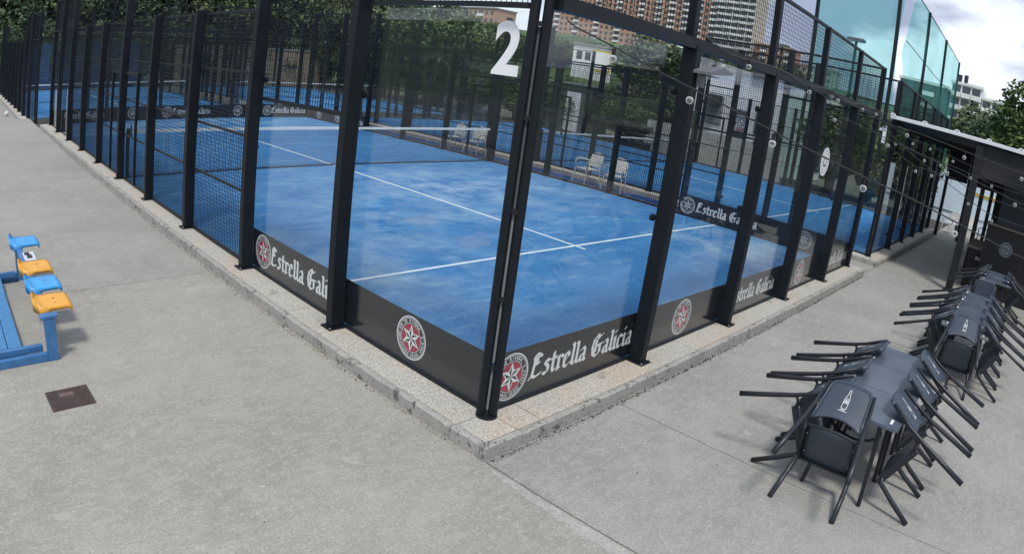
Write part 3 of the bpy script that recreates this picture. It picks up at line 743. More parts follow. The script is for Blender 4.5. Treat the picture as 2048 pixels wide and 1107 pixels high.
        def word(par, put, u0, wd, col):
            tot = sum(GL[c][0] for c in 'Estrella Galicia'); o2 = sum(GL[c][0] for c in 'Estrella ')/tot*wd
            for tx, o_ in (('Estrella', 0), ('Galicia', o2)):
                mb = MB(); blackletter(mb, tx, wd*sum(GL[c][0] for c in tx)/tot, lambda u, v, d: put(u0 + o_ + u, .158 + v, d + .0008)); mb.build('lettering', M[col], par, local=True, raw=True)
        vis_out = {'s': True, 'w': True, 'e': False, 'n': False}
        for side in 'sn':
            po, pi = wall(side); st_ = {}
            for a in range(0, 10, 2): st_[a] = strip(side, a if a else .02, a+2 if a < 8 else 9.98)
            if vis_out[side] and detail > 0:
                for (u, par) in ((.24, 0), (2.98, 2), (6.96, 6)): emblem(st_[par], u, .245, .205, po)
                for (u, par) in ((.47, 0), (4.28, 4), (8.40, 8)): word(st_[par], po, u, 1.50, 'white')
            if side == 'n' and detail > 0:
                for (u, par) in ((.42, 0), (4.45, 4), (8.45, 8)): word(st_[par], pi, u, 1.48, 'greyw')
                for (u, par) in ((2.95, 2), (4.25, 4), (7.04, 6), (8.27, 8)): emblem(st_[par], u, .25, .19, pi, False)
        for side in 'we':
            po, pi = wall(side); st_ = {}
            for a in (0, 2, 16, 18): st_[a] = strip(side, a if a else .02, a+2 if a < 18 else 19.98)
            if side == 'w' and detail > 0:
                for (y, par) in ((3.72, 2), (.97, 0)): emblem(st_[par], 20 - y, .258, .195, po)
                word(st_[2], po, 20 - 3.53, 1.50, 'white')
            if side == 'e' and detail > 0:
                for (y, par) in ((3.80, 2), (.99, 0), (17.7, 16), (19.0, 18)): emblem(st_[par], 20 - y, .25, .185, pi, False)
                word(st_[2], pi, 20 - 3.58, 1.50, 'greyw'); word(st_[16], pi, 20 - 17.5, 1.4, 'greyw')
    if number:
        mb = MB()
        if number == '1':
            P1 = [(.03, 0), (.115, 0), (.115, .40), (.04, .40), (.0, .345), (-.065, .325), (-.065, .265), (.03, .275)]
            mb.poly([(-.0085, .25 - u, 2.54 + v) for u, v in P1])
        else: add_text(mb, number, .53, 20 - .262, 2.53, lambda u, v, d: (-.0085 - d, 20 - u, v), 0, .028)
        mb.build('number_sticker', M['white'], F, local=True, raw=True)
    if round_sticker:
        mb = MB(); put = lambda u, v, d: (7.0 + u, -.0085 - d, 2.04 + v)
        ring_poly(mb, put, .085, .225, 0); ring_poly(mb, put, 0, .05, 0)
        o = mb.build('round_sticker', M['white'], F, local=True, raw=True)
        kb = MB(); ring_poly(kb, put, .175, .185, .001); ring_poly(kb, put, .05, .085, .0005, cx=0); [ring_poly(kb, put, 0, .014, .0012, 6, .135*math.cos(k*.45), .135*math.sin(k*.45)) for k in range(14)]
        kb.build('sticker_print', M['black'], o, local=True, raw=True)
    return F

def padel_net(ox, oy, oz, label, detail=1):
    Nn = thing('padel_net', label, 'net', (ox+5, oy+10, oz), 0, 'padel nets')
    mb = MB(); nn = 200 if detail else 100
    def top(x): return .92 - .04 * (1 - (abs(x-5)/5)**2)
    pts = 40
    nx = round(9.8/.05) if detail else 98
    for k in range(nx + 1):
        x = .1 + 9.8*k/nx; mb.box(x-.0017-5, -.0017, .02, x+.0017-5, .0017, top(x)-.05)
    m = 17
    for j in range(m + 1):
        for q in range(10):
            xa, xb = .1 + .98*q, .1 + .98*(q+1); za = .02 + (top(xa)-.07)*j/m; zb = .02 + (top(xb)-.07)*j/m
            mb.bar((xa-5, .003, za), (xb-5, .003, zb), .0034, .0034)
    mb.build('net_mesh', M['netcord'], Nn, local=True, raw=True)
    tp = MB(); 
    for q in range(20):
        xa, xb = .1 + .49*q, .1 + .49*(q+1); za, zb = top(xa), top(xb)
        i = len(tp.v)
        for (x, z) in ((xa, za), (xb, zb)): tp.v += [(x-5, -.008, z-.055), (x-5, .008, z-.055), (x-5, .008, z), (x-5, -.008, z)]
        tp.f += [(i+a, i+(a+1) % 4, i+4+(a+1) % 4, i+4+a) for a in range(4)]
    tp.build('net_tape', M['tape'], Nn, local=True)
    for x in (-4.93, 4.93): MB().tube([(x, 0, 0), (x, 0, .95)], .04, 10).build('net_post', M['steel'], Nn, local=True)
    bb = MB(); bb.tube([(-4.9, 0, .02), (-3.5, -.01, .018), (0, .01, .02), (3.5, -.02, .018), (4.3, -.03, .02), (4.9, 0, .05)], .014, 6).build('net_bottom_cord', M['netcord'], Nn, local=True)
    return Nn

plinth(0, 0, 0, -.38, -.375, 10.38, 20.4, 'kerb', 1)
plinth(12, 0, 0, -.40, -.375, 10.38, 20.4, 'kerb', 4)
plinth(-.28, 22.2, -.22, -.38, -.375, 10.38, 20.4, 'kerb', 6)
plinth(12, 22.2, -.22, -.38, -.375, 10.38, 20.4, 'kerb', 8)
turf(0, 0, 0); turf(12, 0, 0); turf(-.28, 22.2, -.22); turf(12, 22.2, -.22)
court_fence(0, 0, 0, 'dark steel and glass padel court fence with a white number 2 at its near corner', 2, True, '2', True)
court_fence(12, 0, 0, 'dark glass and mesh court fence with white number 1, beside the black awning', 2, False, '1')
court_fence(-.28, 22.2, -.22, 'dark court fence beyond the far end of court 2, beside the left path', 1, False)
court_fence(12, 22.2, -.22, 'dark mesh court fence farthest back, beyond the court marked 1', 0, False)
padel_net(0, 0, 0, 'padel net with white tape across the front court marked 2'); padel_net(12, 0, 0, 'padel net with sagging white tape across the court marked 1')
padel_net(-.28, 22.2, -.22, 'padel net seen far off behind court 2 on the left', 0); padel_net(12, 22.2, -.22, 'padel net of the farthest court at back', 0)

# ------------------------------------------------------------------ cafe chairs and tables
def chair_proto():
    t = thing('cafe_chair', 'x', 'chair')
    d, lg = M['plastic_dark'], M['plastic_leg']
    seat = MB(); nu, nv = 8, 8
    def sp(u, v):   # u 0 rear..1 front, v -1..1
        x = -.425 + .445*u; w = (.205 + .025*u) * v
        z = .452 + .012*abs(v)**3 - .010*math.sin(u*math.pi) - (.022*max(0, u-.85)/.15)**1 * .9
        if u == 0: x += .035*(v*v) - .01
        return x, w, z
    for lay in (0, -.016):
        for i in range(nu+1):
            for j in range(nv+1):
                x, y, z = sp(i/nu, -1 + 2*j/nv); seat.v.append((x, y, z + lay))
    n1_ = (nu+1)*(nv+1)
    for i in range(nu):
        for j in range(nv):
            a = i*(nv+1)+j; seat.f.append((a, a+1, a+nv+2, a+nv+1)); seat.f.append((n1_+a+nv+1, n1_+a+nv+2, n1_+a+1, n1_+a))
    bd = [i*(nv+1) for i in range(nu+1)] + [nu*(nv+1)+j for j in range(1, nv+1)] + [i*(nv+1)+nv for i in range(nu-1, -1, -1)] + [j for j in range(nv-1, 0, -1)]
    for a, b in zip(bd, bd[1:] + bd[:1]): seat.f.append((a, n1_+a, n1_+b, b))
    seat.build('seat', d, t, local=True, smooth=True)
    ap = MB(); ap.bar((-.41, -.215, .425), (-.01, -.235, .425), .022, .045).bar((-.41, .215, .425), (-.01, .235, .425), .022, .045).bar((-.012, -.235, .425), (-.012, .235, .425), .022, .04)
    pts = [(-.41 - .022*math.cos(k*math.pi/10 - math.pi/2), -.205 + .41*k/10, .448) for k in range(11)]
    ap.tube(pts, .013, 6)
    for s_ in (-1, 1): ap.tube([(-.508, .238*s_, .46), (-.47, .242*s_, .475), (-.43, .228*s_, .46), (-.40, .215*s_, .43)], .013, 6)
    ap.build('seat_frame', lg, t, local=True)
    # backrest: curved panel with rounded top corners and a raised rim
    def bp_(u, v, off=0.0):   # u 0 bottom..1 top, v -1..1
        z = .478 + .395*u
        hw = .212 - .034*u
        rc = max(0, (u - .86) / .14); hw2 = hw - .022 * (1 - math.sqrt(max(0, 1 - rc*rc)))
        y = hw2*v; x = -.472 - .034*u + .020*abs(v)**2 + off
        if u < .3: z += .062*(1 - v*v)*(1 - u/.3)
        if u >= .999: z += .012*(1 - v*v)
        return (x, y, z)
    bk = MB(); nu, nv = 12, 10
    for off in (.007, -.007):
        for i in range(nu+1):
            for j in range(nv+1): bk.v.append(bp_(i/nu, -1+2*j/nv, off))
    n1_ = (nu+1)*(nv+1)
    for i in range(nu):
        for j in range(nv):
            a = i*(nv+1)+j; bk.f.append((a, a+1, a+nv+2, a+nv+1)); bk.f.append((n1_+a+nv+1, n1_+a+nv+2, n1_+a+1, n1_+a))
    bd = [i*(nv+1) for i in range(nu+1)] + [nu*(nv+1)+j for j in range(1, nv+1)] + [i*(nv+1)+nv for i in range(nu-1, -1, -1)] + [j for j in range(nv-1, 0, -1)]
    for a, b in zip(bd, bd[1:] + bd[:1]): bk.f.append((a, n1_+a, n1_+b, b))
    b = bk.build('backrest', d, t, local=True, smooth=True)
    rim = MB(); path = [bp_(0, -.93), bp_(.3, -.93), bp_(.6, -.93), bp_(.84, -.93), bp_(.93, -.86), bp_(.965, -.7), bp_(.975, -.35), bp_(.98, 0), bp_(.975, .35), bp_(.965, .7), bp_(.93, .86), bp_(.84, .93), bp_(.6, .93), bp_(.3, .93), bp_(0, .93)]
    path = [(p[0]-.004, p[1]*1.03, p[2]) for p in path]
    rim.tube(path, .011, 6); rim.build('backrest_rim', d, b, local=True, smooth=True)
    # bottle print on the rear face
    pr = MB(); pt = lambda u, v: bp_(v, u/.19, -.0115)
    def sc(p): return (p[0]*.80, .585 + (p[1]-.46)*.66)
    pt0 = pt; pt = lambda u, v: pt0(*sc((u, v)))
    def stroke(P, w=.0040):
        for a, c in zip(P, P[1:]):
            dx, dy = c[0]-a[0], (c[1]-a[1])*.325; l = math.hypot(dx, dy) or 1; nx_, ny_ = -dy/l*w/2, dx/l*w/2/.325
            pr.poly([pt(a[0]+nx_, a[1]+ny_), pt(a[0]-nx_, a[1]-ny_), pt(c[0]-nx_, c[1]-ny_), pt(c[0]+nx_, c[1]+ny_)])
    hb = [(-.024, .17), (-.026, .46), (-.022, .54), (-.010, .68), (-.009, .84), (.009, .84), (.010, .68), (.022, .54), (.026, .46), (.024, .17), (-.024, .17)]
    stroke(hb)
    for (v0, v1) in ((.36, .385), (.42, .445)):
        pr.poly([pt(-.021, v0), pt(.021, v0), pt(.021, v1), pt(-.021, v1)])
    ring = [(.013*math.cos(k*math.pi/5), .50 + .035*math.sin(k*math.pi/5)) for k in range(11)]; stroke(ring, .004)
    pr.poly([pt(-.042, .075), pt(.042, .075), pt(.042, .088), pt(-.042, .088)])
    for u in (-.018, -.004, .012): pr.poly([pt(u, .11), pt(u+.009, .11), pt(u+.009, .14), pt(u, .14)])
    pr.build('bottle_print', M['white'], b, local=True, raw=True)
    for s_ in (-1, 1):
        MB().tube([(-.575, .290*s_, 0), (-.540, .266*s_, .22), (-.506, .240*s_, .44), (-.494, .222*s_, .60), (-.503, .194*s_, .83)], .023, 8, .0135).build('leg', lg, t, local=True, smooth=True)
        MB().tube([(.0, .268*s_, 0), (-.008, .252*s_, .22), (-.022, .236*s_, .40), (-.06, .226*s_, .435)], .022, 8, .020).build('leg', lg, t, local=True, smooth=True)
        for x in (-.10, -.33):
            MB().ball((x, .196*s_, .432), .0065, 8, 5).build('screw', M['screw'], t, local=True)
    return t
proto = chair_proto(); used = [False]
def put_chair(px, py, yaw, phi, label, group='chairs tipped against the terrace tables', gzv=-.12):
    """front feet centre at px,py ; yaw = direction the chair faces ; phi = forward tip"""
    c = proto if not used[0] else copy_tree(proto); used[0] = True
    Mx = Matrix.Translation((px, py, gzv)) @ Matrix.Rotation(R(yaw), 4, 'Z') @ Matrix.Rotation(R(phi), 4, 'Y')
    if phi: Mx = Matrix.Translation((0, 0, .014)) @ Mx
    c.matrix_world = Mx; tag(c, label, 'chair', group); return c

def table(x0, y0, x1, y1, label, m='tabletop', top=.62, prints='lr', rz=0):
    cx, cy_ = (x0+x1)/2, (y0+y1)/2; hx, hy = (x1-x0)/2, (y1-y0)/2
    t = thing('terrace_table', label, 'table', (cx, cy_, -.12), rz, 'dark terrace tables')
    T = top + .12
    n = 6; rr = .035; outline = []
    for (sx, sy, a0) in ((1, 1, 0), (-1, 1, 90), (-1, -1, 180), (1, -1, 270)):
        for k in range(n + 1):
            a = R(a0 + 90*k/n); outline.append((sx*(hx-rr) + rr*math.cos(a), sy*(hy-rr) + rr*math.sin(a)))
    mb = MB(); N_ = len(outline)
    for z, s_ in ((T-.03, .995), (T-.008, 1), (T, .992)):
        for p in outline: mb.v.append((p[0]*s_, p[1]*s_, z))
    for l_ in range(2):
        for k in range(N_): mb.f.append((l_*N_+k, l_*N_+(k+1) % N_, (l_+1)*N_+(k+1) % N_, (l_+1)*N_+k))
    mb.f += [tuple(range(N_-1, -1, -1)), tuple(range(2*N_, 3*N_))]
    tp = mb.build('tabletop', M[m], t, local=True)
    for s_ in (1, -1):
        y_ = s_*(hy-.082)
        pr = MB(); pr.poly([(-hx+.06, y_-.012, T+.0012), (-hx+.16, y_-.012, T+.0012), (-hx+.15, y_-.002, T+.0012), (-hx+.165, y_+.010, T+.0012), (-hx+.07, y_+.010, T+.0012), (-hx+.055, y_, T+.0012)])
        pr.build('corner_print', M['white'], tp, local=True, raw=True)
        pr = MB(); pr.poly([(hx-.16, y_-.010, T+.0012), (hx-.06, y_-.012, T+.0012), (hx-.05, y_, T+.0012), (hx-.065, y_+.012, T+.0012), (hx-.15, y_+.012, T+.0012), (hx-.165, y_+.002, T+.0012)])
        pr.build('corner_print', M['white'], tp, local=True, raw=True)
    for sx in (-1, 1):
        for sy in (-1, 1):
            MB().bar((sx*(hx-.075), sy*(hy-.085), 0), (sx*(hx-.085), sy*(hy-.16), T-.03), .034, .034, (1, 0, 0)).build('leg', M['plastic_leg'], t, local=True, bevel=.006)
        w_ = MB(); pts = [(sx*(hx-.08), (hy-.13)*math.cos(a), T-.10-.13*math.sin(a)) for a in [math.pi*k/12 for k in range(13)]]
        w_.tube(pts, .012, 6); w_.build('leg_brace', M['plastic_leg'], t, local=True)
    MB().bar((-hx+.1, 0, T-.05), (hx-.1, 0, T-.05), .04, .035).build('under_rail', M['plastic_leg'], t, local=True)
    return t
table(1.325, -2.785, 1.985, -2.085, 'dark terrace table nearest the camera, with the end chair leaning on it')
table(1.995, -2.795, 2.655, -2.095, 'dark terrace table in the middle of the nearest row of three')
table(2.665, -2.805, 3.325, -2.115, 'dark terrace table at the far end of the nearest row, before the gap')
g1 = 'chairs tipped against the nearest tables'
put_chair(.965, -2.33, 2, 60, 'anthracite chair tipped on the near end of the closest table, bottle print up', g1)
L1 = [(1.62, 'anthracite chair tipped from the kerb side on the closest tables, its legs farthest left'), (2.28, 'anthracite chair tipped in from the kerb side, middle one at the closest tables'),
      (2.98, 'anthracite chair tipped in from the kerb side of the closest tables, last before the gap')]
for x, l_ in L1: put_chair(x, -1.715, -90 + random.uniform(-2, 2), 63, l_, g1)
R1 = [(1.68, 'anthracite chair tipped from the right on the closest tables, next to the end chair'), (2.38, 'anthracite chair tipped from the right, middle of three at the closest tables'),
      (3.05, 'anthracite chair tipped from the right on the closest tables, nearest the second row')]
for x, l_ in R1: put_chair(x, -3.14, 90 + random.uniform(-2, 2), 60, l_, g1)
xs = [5.20, 5.93, 6.64, 7.36, 8.08]
T2 = ['pale brushed terrace table at the near end of the second row', 'second dark terrace table of the second row, right behind the pale one', 'third dark terrace table of the second row',
      'dark terrace table at the far end of the second row, by the upright chair']
for k in range(4): table(xs[k]+.005, -3.275-.005*k, xs[k+1]-.005, -2.585-.015*k, T2[k], 'tabletop2' if k == 0 else 'tabletop')
g2 = 'chairs tipped against the second row of tables'
put_chair(4.86, -2.93, 2, 60, 'anthracite chair tipped on the near end of the second row of tables', g2)
l2 = [(5.55, 'first tipped chair on the kerb side of the second table row, nearest the camera'), (6.25, 'second tipped chair on the kerb side of the second table row'), (6.95, 'third tipped chair on the kerb side of the second table row'),
      (7.66, 'fourth tipped chair on the kerb side of the second table row, by the post')]
for x, l_ in l2: put_chair(x, -2.235, -90 + random.uniform(-3, 3), 60, l_, g2)
r2_ = [(5.52, 'first tipped chair on the right of the second table row, nearest the camera'), (6.18, 'second tipped chair on the right of the second table row'), (6.86, 'third tipped chair on right of the second table row'),
      (7.60, 'fourth tipped chair on the right of the second table row')]
for x, l_ in r2_: put_chair(x, -3.635, 90 + random.uniform(-3, 3), 60, l_, g2)
put_chair(8.52, -2.98, 180, 0, 'anthracite chair standing upright at the far end of the second row', 'upright terrace chair')
table(10.10, -3.50, 10.82, -2.80, 'first dark table of the third row, under the awning'); table(10.83, -3.51, 11.55, -2.81, 'second dark table of the third row, against the black panel')
g3 = 'chairs tipped against the third row of tables'
put_chair(10.42, -2.45, -90, 60, 'nearer tipped chair on the kerb side of the third table row', g3); put_chair(11.15, -2.46, -88, 60, 'farther tipped chair on the kerb side of the third table row', g3)
put_chair(10.4, -3.86, 90, 60, 'nearer tipped chair on the right of the third table row', g3); put_chair(11.1, -3.87, 92, 60, 'farther tipped chair on the right of the third table row', g3)

# ------------------------------------------------------------------ white garden chairs
def white_chair():
    t = thing('garden_chair', 'x', 'chair'); m = M['white_plastic']
    s = MB(); s.box(-.22, -.22, .41, .22, .22, .435); s.build('seat', m, t, local=True, bevel=.01)
    b = MB()
    for y0, y1 in ((-.208, -.003), (.003, .208)):
        b.bar((-.232, (y0+y1)/2, .50), (-.285, (y0+y1)/2, .82), .014, y1-y0, (0, 1, 0))
    b.tube([(-.22, -.23, .42), (-.27, -.235, .70), (-.295, -.19, .82), (-.30, 0, .85), (-.295, .19, .82), (-.27, .235, .70), (-.22, .23, .42)], .018, 8)
    b.bar((-.245, -.22, .5), (-.245, .22, .5), .015, .05)
    b.build('backrest', m, t, local=True)
    for s_ in (-1, 1):
        MB().tube([(-.25, .23*s_, .62), (0, .27*s_, .66), (.20, .26*s_, .65), (.23, .25*s_, .60), (.21, .24*s_, .43)], .018, 8).build('armrest', m, t, local=True, smooth=True)
        MB().tube([(-.22, .22*s_, .42), (-.30, .25*s_, 0)], .02, 8, .015).build('leg', m, t, local=True); MB().tube([(.21, .23*s_, .42), (.25, .26*s_, 0)], .02, 8, .015).build('leg', m, t, local=True)
    return t
wp = white_chair(); wu = [False]
def put_white(x, y, yaw, label, z=-.12):
    c = wp if not wu[0] else copy_tree(wp); wu[0] = True
    c.matrix_world = Matrix.Translation((x, y, z)) @ Matrix.Rotation(R(yaw), 4, 'Z'); tag(c, label, 'chair', 'white plastic garden chairs')
put_white(10.98, 7.38, 165, 'white plastic armchair in the passage, left of the near pair')
put_white(10.98, 6.50, 200, 'white plastic armchair in the passage, right of the near pair')
put_white(10.95, 12.6, 170, 'white plastic armchair in the passage past the net, left of the far pair'); put_white(10.95, 11.6, 195, 'white plastic armchair in the passage, right of the far pair by the net post')
put_white(23.6, -.75, 150, 'white plastic armchair outside the bar opening, leftmost'); put_white(23.7, -1.55, 200, 'white plastic armchair outside the bar, seen behind the awning post', )
put_white(22.9, -2.2, 90, 'white plastic armchair outside the right hand bar opening')

# ------------------------------------------------------------------ spectator bench, bottom left
B = thing('spectator_bench', 'blue steel stand with yellow and blue plastic seats and a ribbed foot plank', 'bench', (-3.0, 3.9, -.12))
bl = M['b_blue']
MB().box(-2.80, 2.66, -.12, -2.695, 2.735, .275).build('end_post', bl, B, bevel=.005); MB().box(-2.80, 5.02, -.12, -2.70, 5.09, .275).build('end_post', bl, B, bevel=.005)
MB().box(-2.84, 2.655, .276, -2.66, 2.745, .30).build('post_cap', bl, B, bevel=.003)
MB().box(-2.79, 2.746, .20, -2.72, 5.5, .285).build('seat_beam', bl, B, bevel=.005)
MB().box(-4.9, 2.665, -.118, -2.802, 2.725, -.045).build('cross_beam', bl, B, bevel=.004); MB().box(-4.9, 2.76, -.06, -2.83, 2.82, .0).build('cross_beam', bl, B, bevel=.004)
MB().box(-4.9, 5.02, -.118, -2.802, 5.08, -.03).build('cross_beam', bl, B, bevel=.004); MB().box(-4.9, 4.94, -.04, -2.83, 4.99, .02).build('cross_beam', bl, B, bevel=.004)
for k in range(7):
    MB().box(-3.03 - .145*(k+1) + .004, 2.83, -.035, -3.03 - .145*k - .004, 4.92, .0).build('plank', M['plank'], B, bevel=.004)
MB().box(-4.2, 2.84, -.117, -3.06, 4.9, -.037).build('plank_bearer', bl, B)
def bucket(y, m, lab):
    """shell seat: flat pan, turned-down front lip, raised rounded back rim"""
    nu, nv = 14, 8; mb = MB()
    def f(u, v):
        # u along x: 0 back .. 1 front
        hw = .19 - .008*u
        xs_ = -2.855 + .37*u
        z = .322
        if u < .22: 
            q = (.22-u)/.22; z += .075*q*q; xs_ += .02*q
            hw *= (1 - .30*q*q)
        if u > .93: z -= .03*((u-.93)/.07)**1.3
        z += .004*abs(v)**4
        return (xs_ + (-.035*(1-v*v) if u < .2 else .012*(1-v*v)), y + hw*v, z)
    for i in range(nu+1):
        for j in range(nv+1): mb.v.append(f(i/nu, -1+2*j/nv))
    for i in range(nu):
        for j in range(nv): a = i*(nv+1)+j; mb.f.append((a, a+1, a+nv+2, a+nv+1))
    # skirt hanging from the rim
    bd = [i*(nv+1) for i in range(nu+1)] + [nu*(nv+1)+j for j in range(1, nv+1)] + [i*(nv+1)+nv for i in range(nu-1, -1, -1)] + [j for j in range(nv-1, 0, -1)]
    base = len(mb.v)
    for a in bd:
        x, yy, z = mb.v[a]; back = max(0, min(1, (-2.70 - x)/.12)); mb.v.append((x + (.010 if x < -2.7 else -.004), yy + (.006 if yy < y else -.006), z - (.035 + .11*back)))
    n_ = len(bd)
    for k in range(n_): mb.f.append((bd[k], bd[(k+1) % n_], base+(k+1) % n_, base+k))
    o = mb.build('seat', m, B, smooth=True); o['label'] = lab
    md = o.modifiers.new('thick', 'SOLIDIFY'); md.thickness = .006
    MB().disc((-2.64, y+.05, .319), .011, 10, 'z', .004).build('drain_hole', M['black'], B); MB().disc((-2.64, y-.05, .319), .009, 10, 'z', .004).build('drain_hole', M['black'], B)
bucket(2.98, M['seat_y'], 'yellow plastic seat at the near end'); bucket(3.52, M['seat_b'], 'blue plastic seat between the yellow ones, with a dark hole'); bucket(4.08, M['seat_y'], 'yellow plastic seat, second from the near end of the stand')
bucket(5.12, M['seat_b'], 'blue plastic seat at the far end')
MB().box(-2.74, 4.42, .20, -2.60, 4.75, .287).build('seat_bracket', M['greyw'], B); MB().box(-2.70, 4.50, .288, -2.64, 4.60, .30).box(-2.72, 4.64, .288, -2.66, 4.70, .30).build('bracket_bolt', M['black'], B)

# ------------------------------------------------------------------ manhole
Hh = thing('manhole_cover', 'square rusty cast iron cover set in the concrete near the bench', 'manhole cover', (-2.76, 1.92, -.12), R(1))
MB().box(-.195, -.175, -.02, .195, .175, .0012).build('frame', M['iron'], Hh, local=True)
cv = MB(); cv.box(-.178, -.158, .0015, .178, .158, .004)
for i in range(15):
    for j in range(13):
        x, y = -.165 + .33*i/14, -.145 + .29*j/12
        if -.09 < x < .05 and .02 < y < .10: continue
        cv.box(x-.007, y-.007, .0042, x+.007, y+.007, .008)
c_ = cv.build('cover', M['iron'], Hh, local=True)
MB().box(-.085, .03, .0042, .045, .095, .0075).build('name_plate', mat('plate_rust', (.13, .085, .08), .7, var=.2, vscale=30), c_, local=True)
tag(MB().ball((-1.02, 27.4, -.19), .11, 14, 10).build('lost_ball', M['ball'], smooth=True), 'small whitish ball lying on the path beside the far kerb', 'ball')
struct(MB().box(-13, 24, -.42, -.66, 60, -.31).build('path', M['slab_grey']))

# ------------------------------------------------------------------ bar awning on the right
A = thing('bar_awning', 'black awning roof on dark posts with a white front edge', 'awning', (11.7, -3.0, -.12))
MB().box(11.60, -8.5, 3.115, 11.68, .02, 3.195).build('fascia', M['canopy_edge'], A, bevel=.01)
for k in range(9):
    y = -.02 - .76*k; MB().tube([(11.64, y-.06, 3.197), (11.64, y-.03, 3.225), (11.64, y+.03, 3.225), (11.64, y+.06, 3.197)], .014, 6).build('fascia_hook', M['canopy_edge'], A)
# cloth with soft folds, sagging between battens
cl = MB(); nx, ny = 44, 40
for i in range(nx+1):
    for j in range(ny+1):
        x, y = 11.69 + 10.3*i/nx, -.02 - 8.3*j/ny
        z = 3.10 - .05*abs(math.sin(i/nx*math.pi*5)) - .012*noise.noise(Vector((x*1.4, y*2, 0)))*3
        cl.v.append((x, y, z))
for i in range(nx):
    for j in range(ny): a = i*(ny+1)+j; cl.f.append((a, a+1, a+ny+2, a+ny+1))
cl.build('roof_cloth', M['canopy'], A, smooth=True)
MB().box(11.685, -8.4, 3.115, 22, -.01, 3.15).build('roof_board', M['panelblack'], A)
def valance(x, y0, y1, z0, z1, ny=40):
    v = MB(); nz = 10
    for j in range(ny+1):
        for k in range(nz+1):
            y = y0 + (y1-y0)*j/ny; f = k/nz
            v.v.append((x + .035*math.sin(y*4.2+f*1.5)*f + .03*noise.noise(Vector((y*2.2, f*1.6, x))), y, z1 + (z0-z1)*f + .05*f*math.sin(y*1.9)))
    for j in range(ny):
        for k in range(nz): a = j*(nz+1)+k; v.f.append((a, a+1, a+nz+2, a+nz+1))
    return v
valance(11.72, -2.08, -8.3, 2.35, 3.09).build('rolled_curtain', M['cloth'], A, smooth=True)
for x, y in ((11.74, -2.12), (11.74, -5.3), (14.9, -2.2), (18.3, -2.35), (21.8, -.42), (21.8, -1.28), (21.8, -2.45)):
    w_ = .085 if x < 12 else .06
    MB().box(x-w_, y-w_, -.12, x+w_, y+w_, 3.05).build('post', M['panelblack'], A, bevel=.006)
MB().box(11.62, -2.24, -.12, 11.86, -2.0, -.105).build('base_plate', M['panelblack'], A)
for x in (13.8, 16.2, 18.8, 21.2): MB().box(x-.03, -8.3, 2.93, x+.03, -.03, 3.02).build('batten', M['panelblack'], A)
MB().box(11.8, -2.16, 2.72, 21.8, -2.08, 2.84).build('side_beam', M['panelblack'], A)
# dark side panels that close the pergola towards court 1
Wb = thing('bar_building', 'black bar counter and wall panels beneath the awning, round badge on the front', 'bar', (16, -5, -.12))
fp = MB().box(12.62, -7.8, -.12, 12.72, -2.62, 1.46).build('front_panel', M['panelblack'], Wb)
bd_ = MB(); put = lambda u, v, d: (12.615 - d, -3.19 - u, 1.02 + v)
ring_poly(bd_, put, .155, .165, .001); ring_poly(bd_, put, .125, .14, .001); ring_poly(bd_, put, .07, .10, .001, 16); ring_poly(bd_, put, 0, .03, .001); ring_poly(bd_, put, .045, .055, .001, 24)
bd_.build('round_badge', mat('badge_grey', (.28, .33, .35), .5), fp, raw=True)
MB().box(12.5, -7.8, 1.463, 13.1, -2.6, 1.50).build('counter_ledge', M['wood'], Wb)
MB().box(17.9, -7.8, .98, 18.0, -2.72, 2.42).build('menu_board', M['greyboard'], Wb)
MB().box(18.01, -8.2, -.12, 18.11, -2.6, 3.0).build('back_wall', M['panelblack'], Wb)
MB().box(21.86, -1.2, 1.93, 21.96, -.33, 3.05).box(21.86, -8.2, 1.93, 21.96, -1.36, 3.05).box(21.86, -8.2, -.12, 21.96, -2.5, 1.929).build('end_wall', M['panelblack'], Wb)
C1 = thing('wood_counter', 'grey wooden counter top on a dark cabinet behind the awning post', 'counter', (13.4, -2.4, -.12))
MB().box(12.95, -2.92, .79, 14.9, -2.22, .84).build('counter_top', M['wood'], C1); MB().box(12.98, -2.84, -.12, 14.8, -2.3, .789).build('cabinet', M['panelblack'], C1)
MB().box(12.955, -2.70, .34, 12.979, -2.42, .68).build('cabinet_door', M['cloth'], C1)
cb = MB(); add_text(cb, 'EG', .10, -2.56, .56, lambda u, v, d: (12.95 - d, -5.12 - u, v), 0, .02); cb.build('cabinet_print', M['greyw'], C1, raw=True)
# spiral poster light / beyond the bar: pale blue wall with a yellow band
Ow = thing('pale_wall', 'pale blue rendered wall with a yellow band, seen through the bar openings', 'wall', (28, -2, -.12))
MB().box(28, -9, -.3, 28.3, 1.0, 2.25).build('wall', M['render_blue'], Ow); MB().box(27.97, -2.7, 1.40, 27.999, -.95, 1.53).build('band', M['yellow'], Ow)
MB().box(27.96, -9, .42, 27.999, .9, .45).build('groove_strip', M['shutter'], Ow)

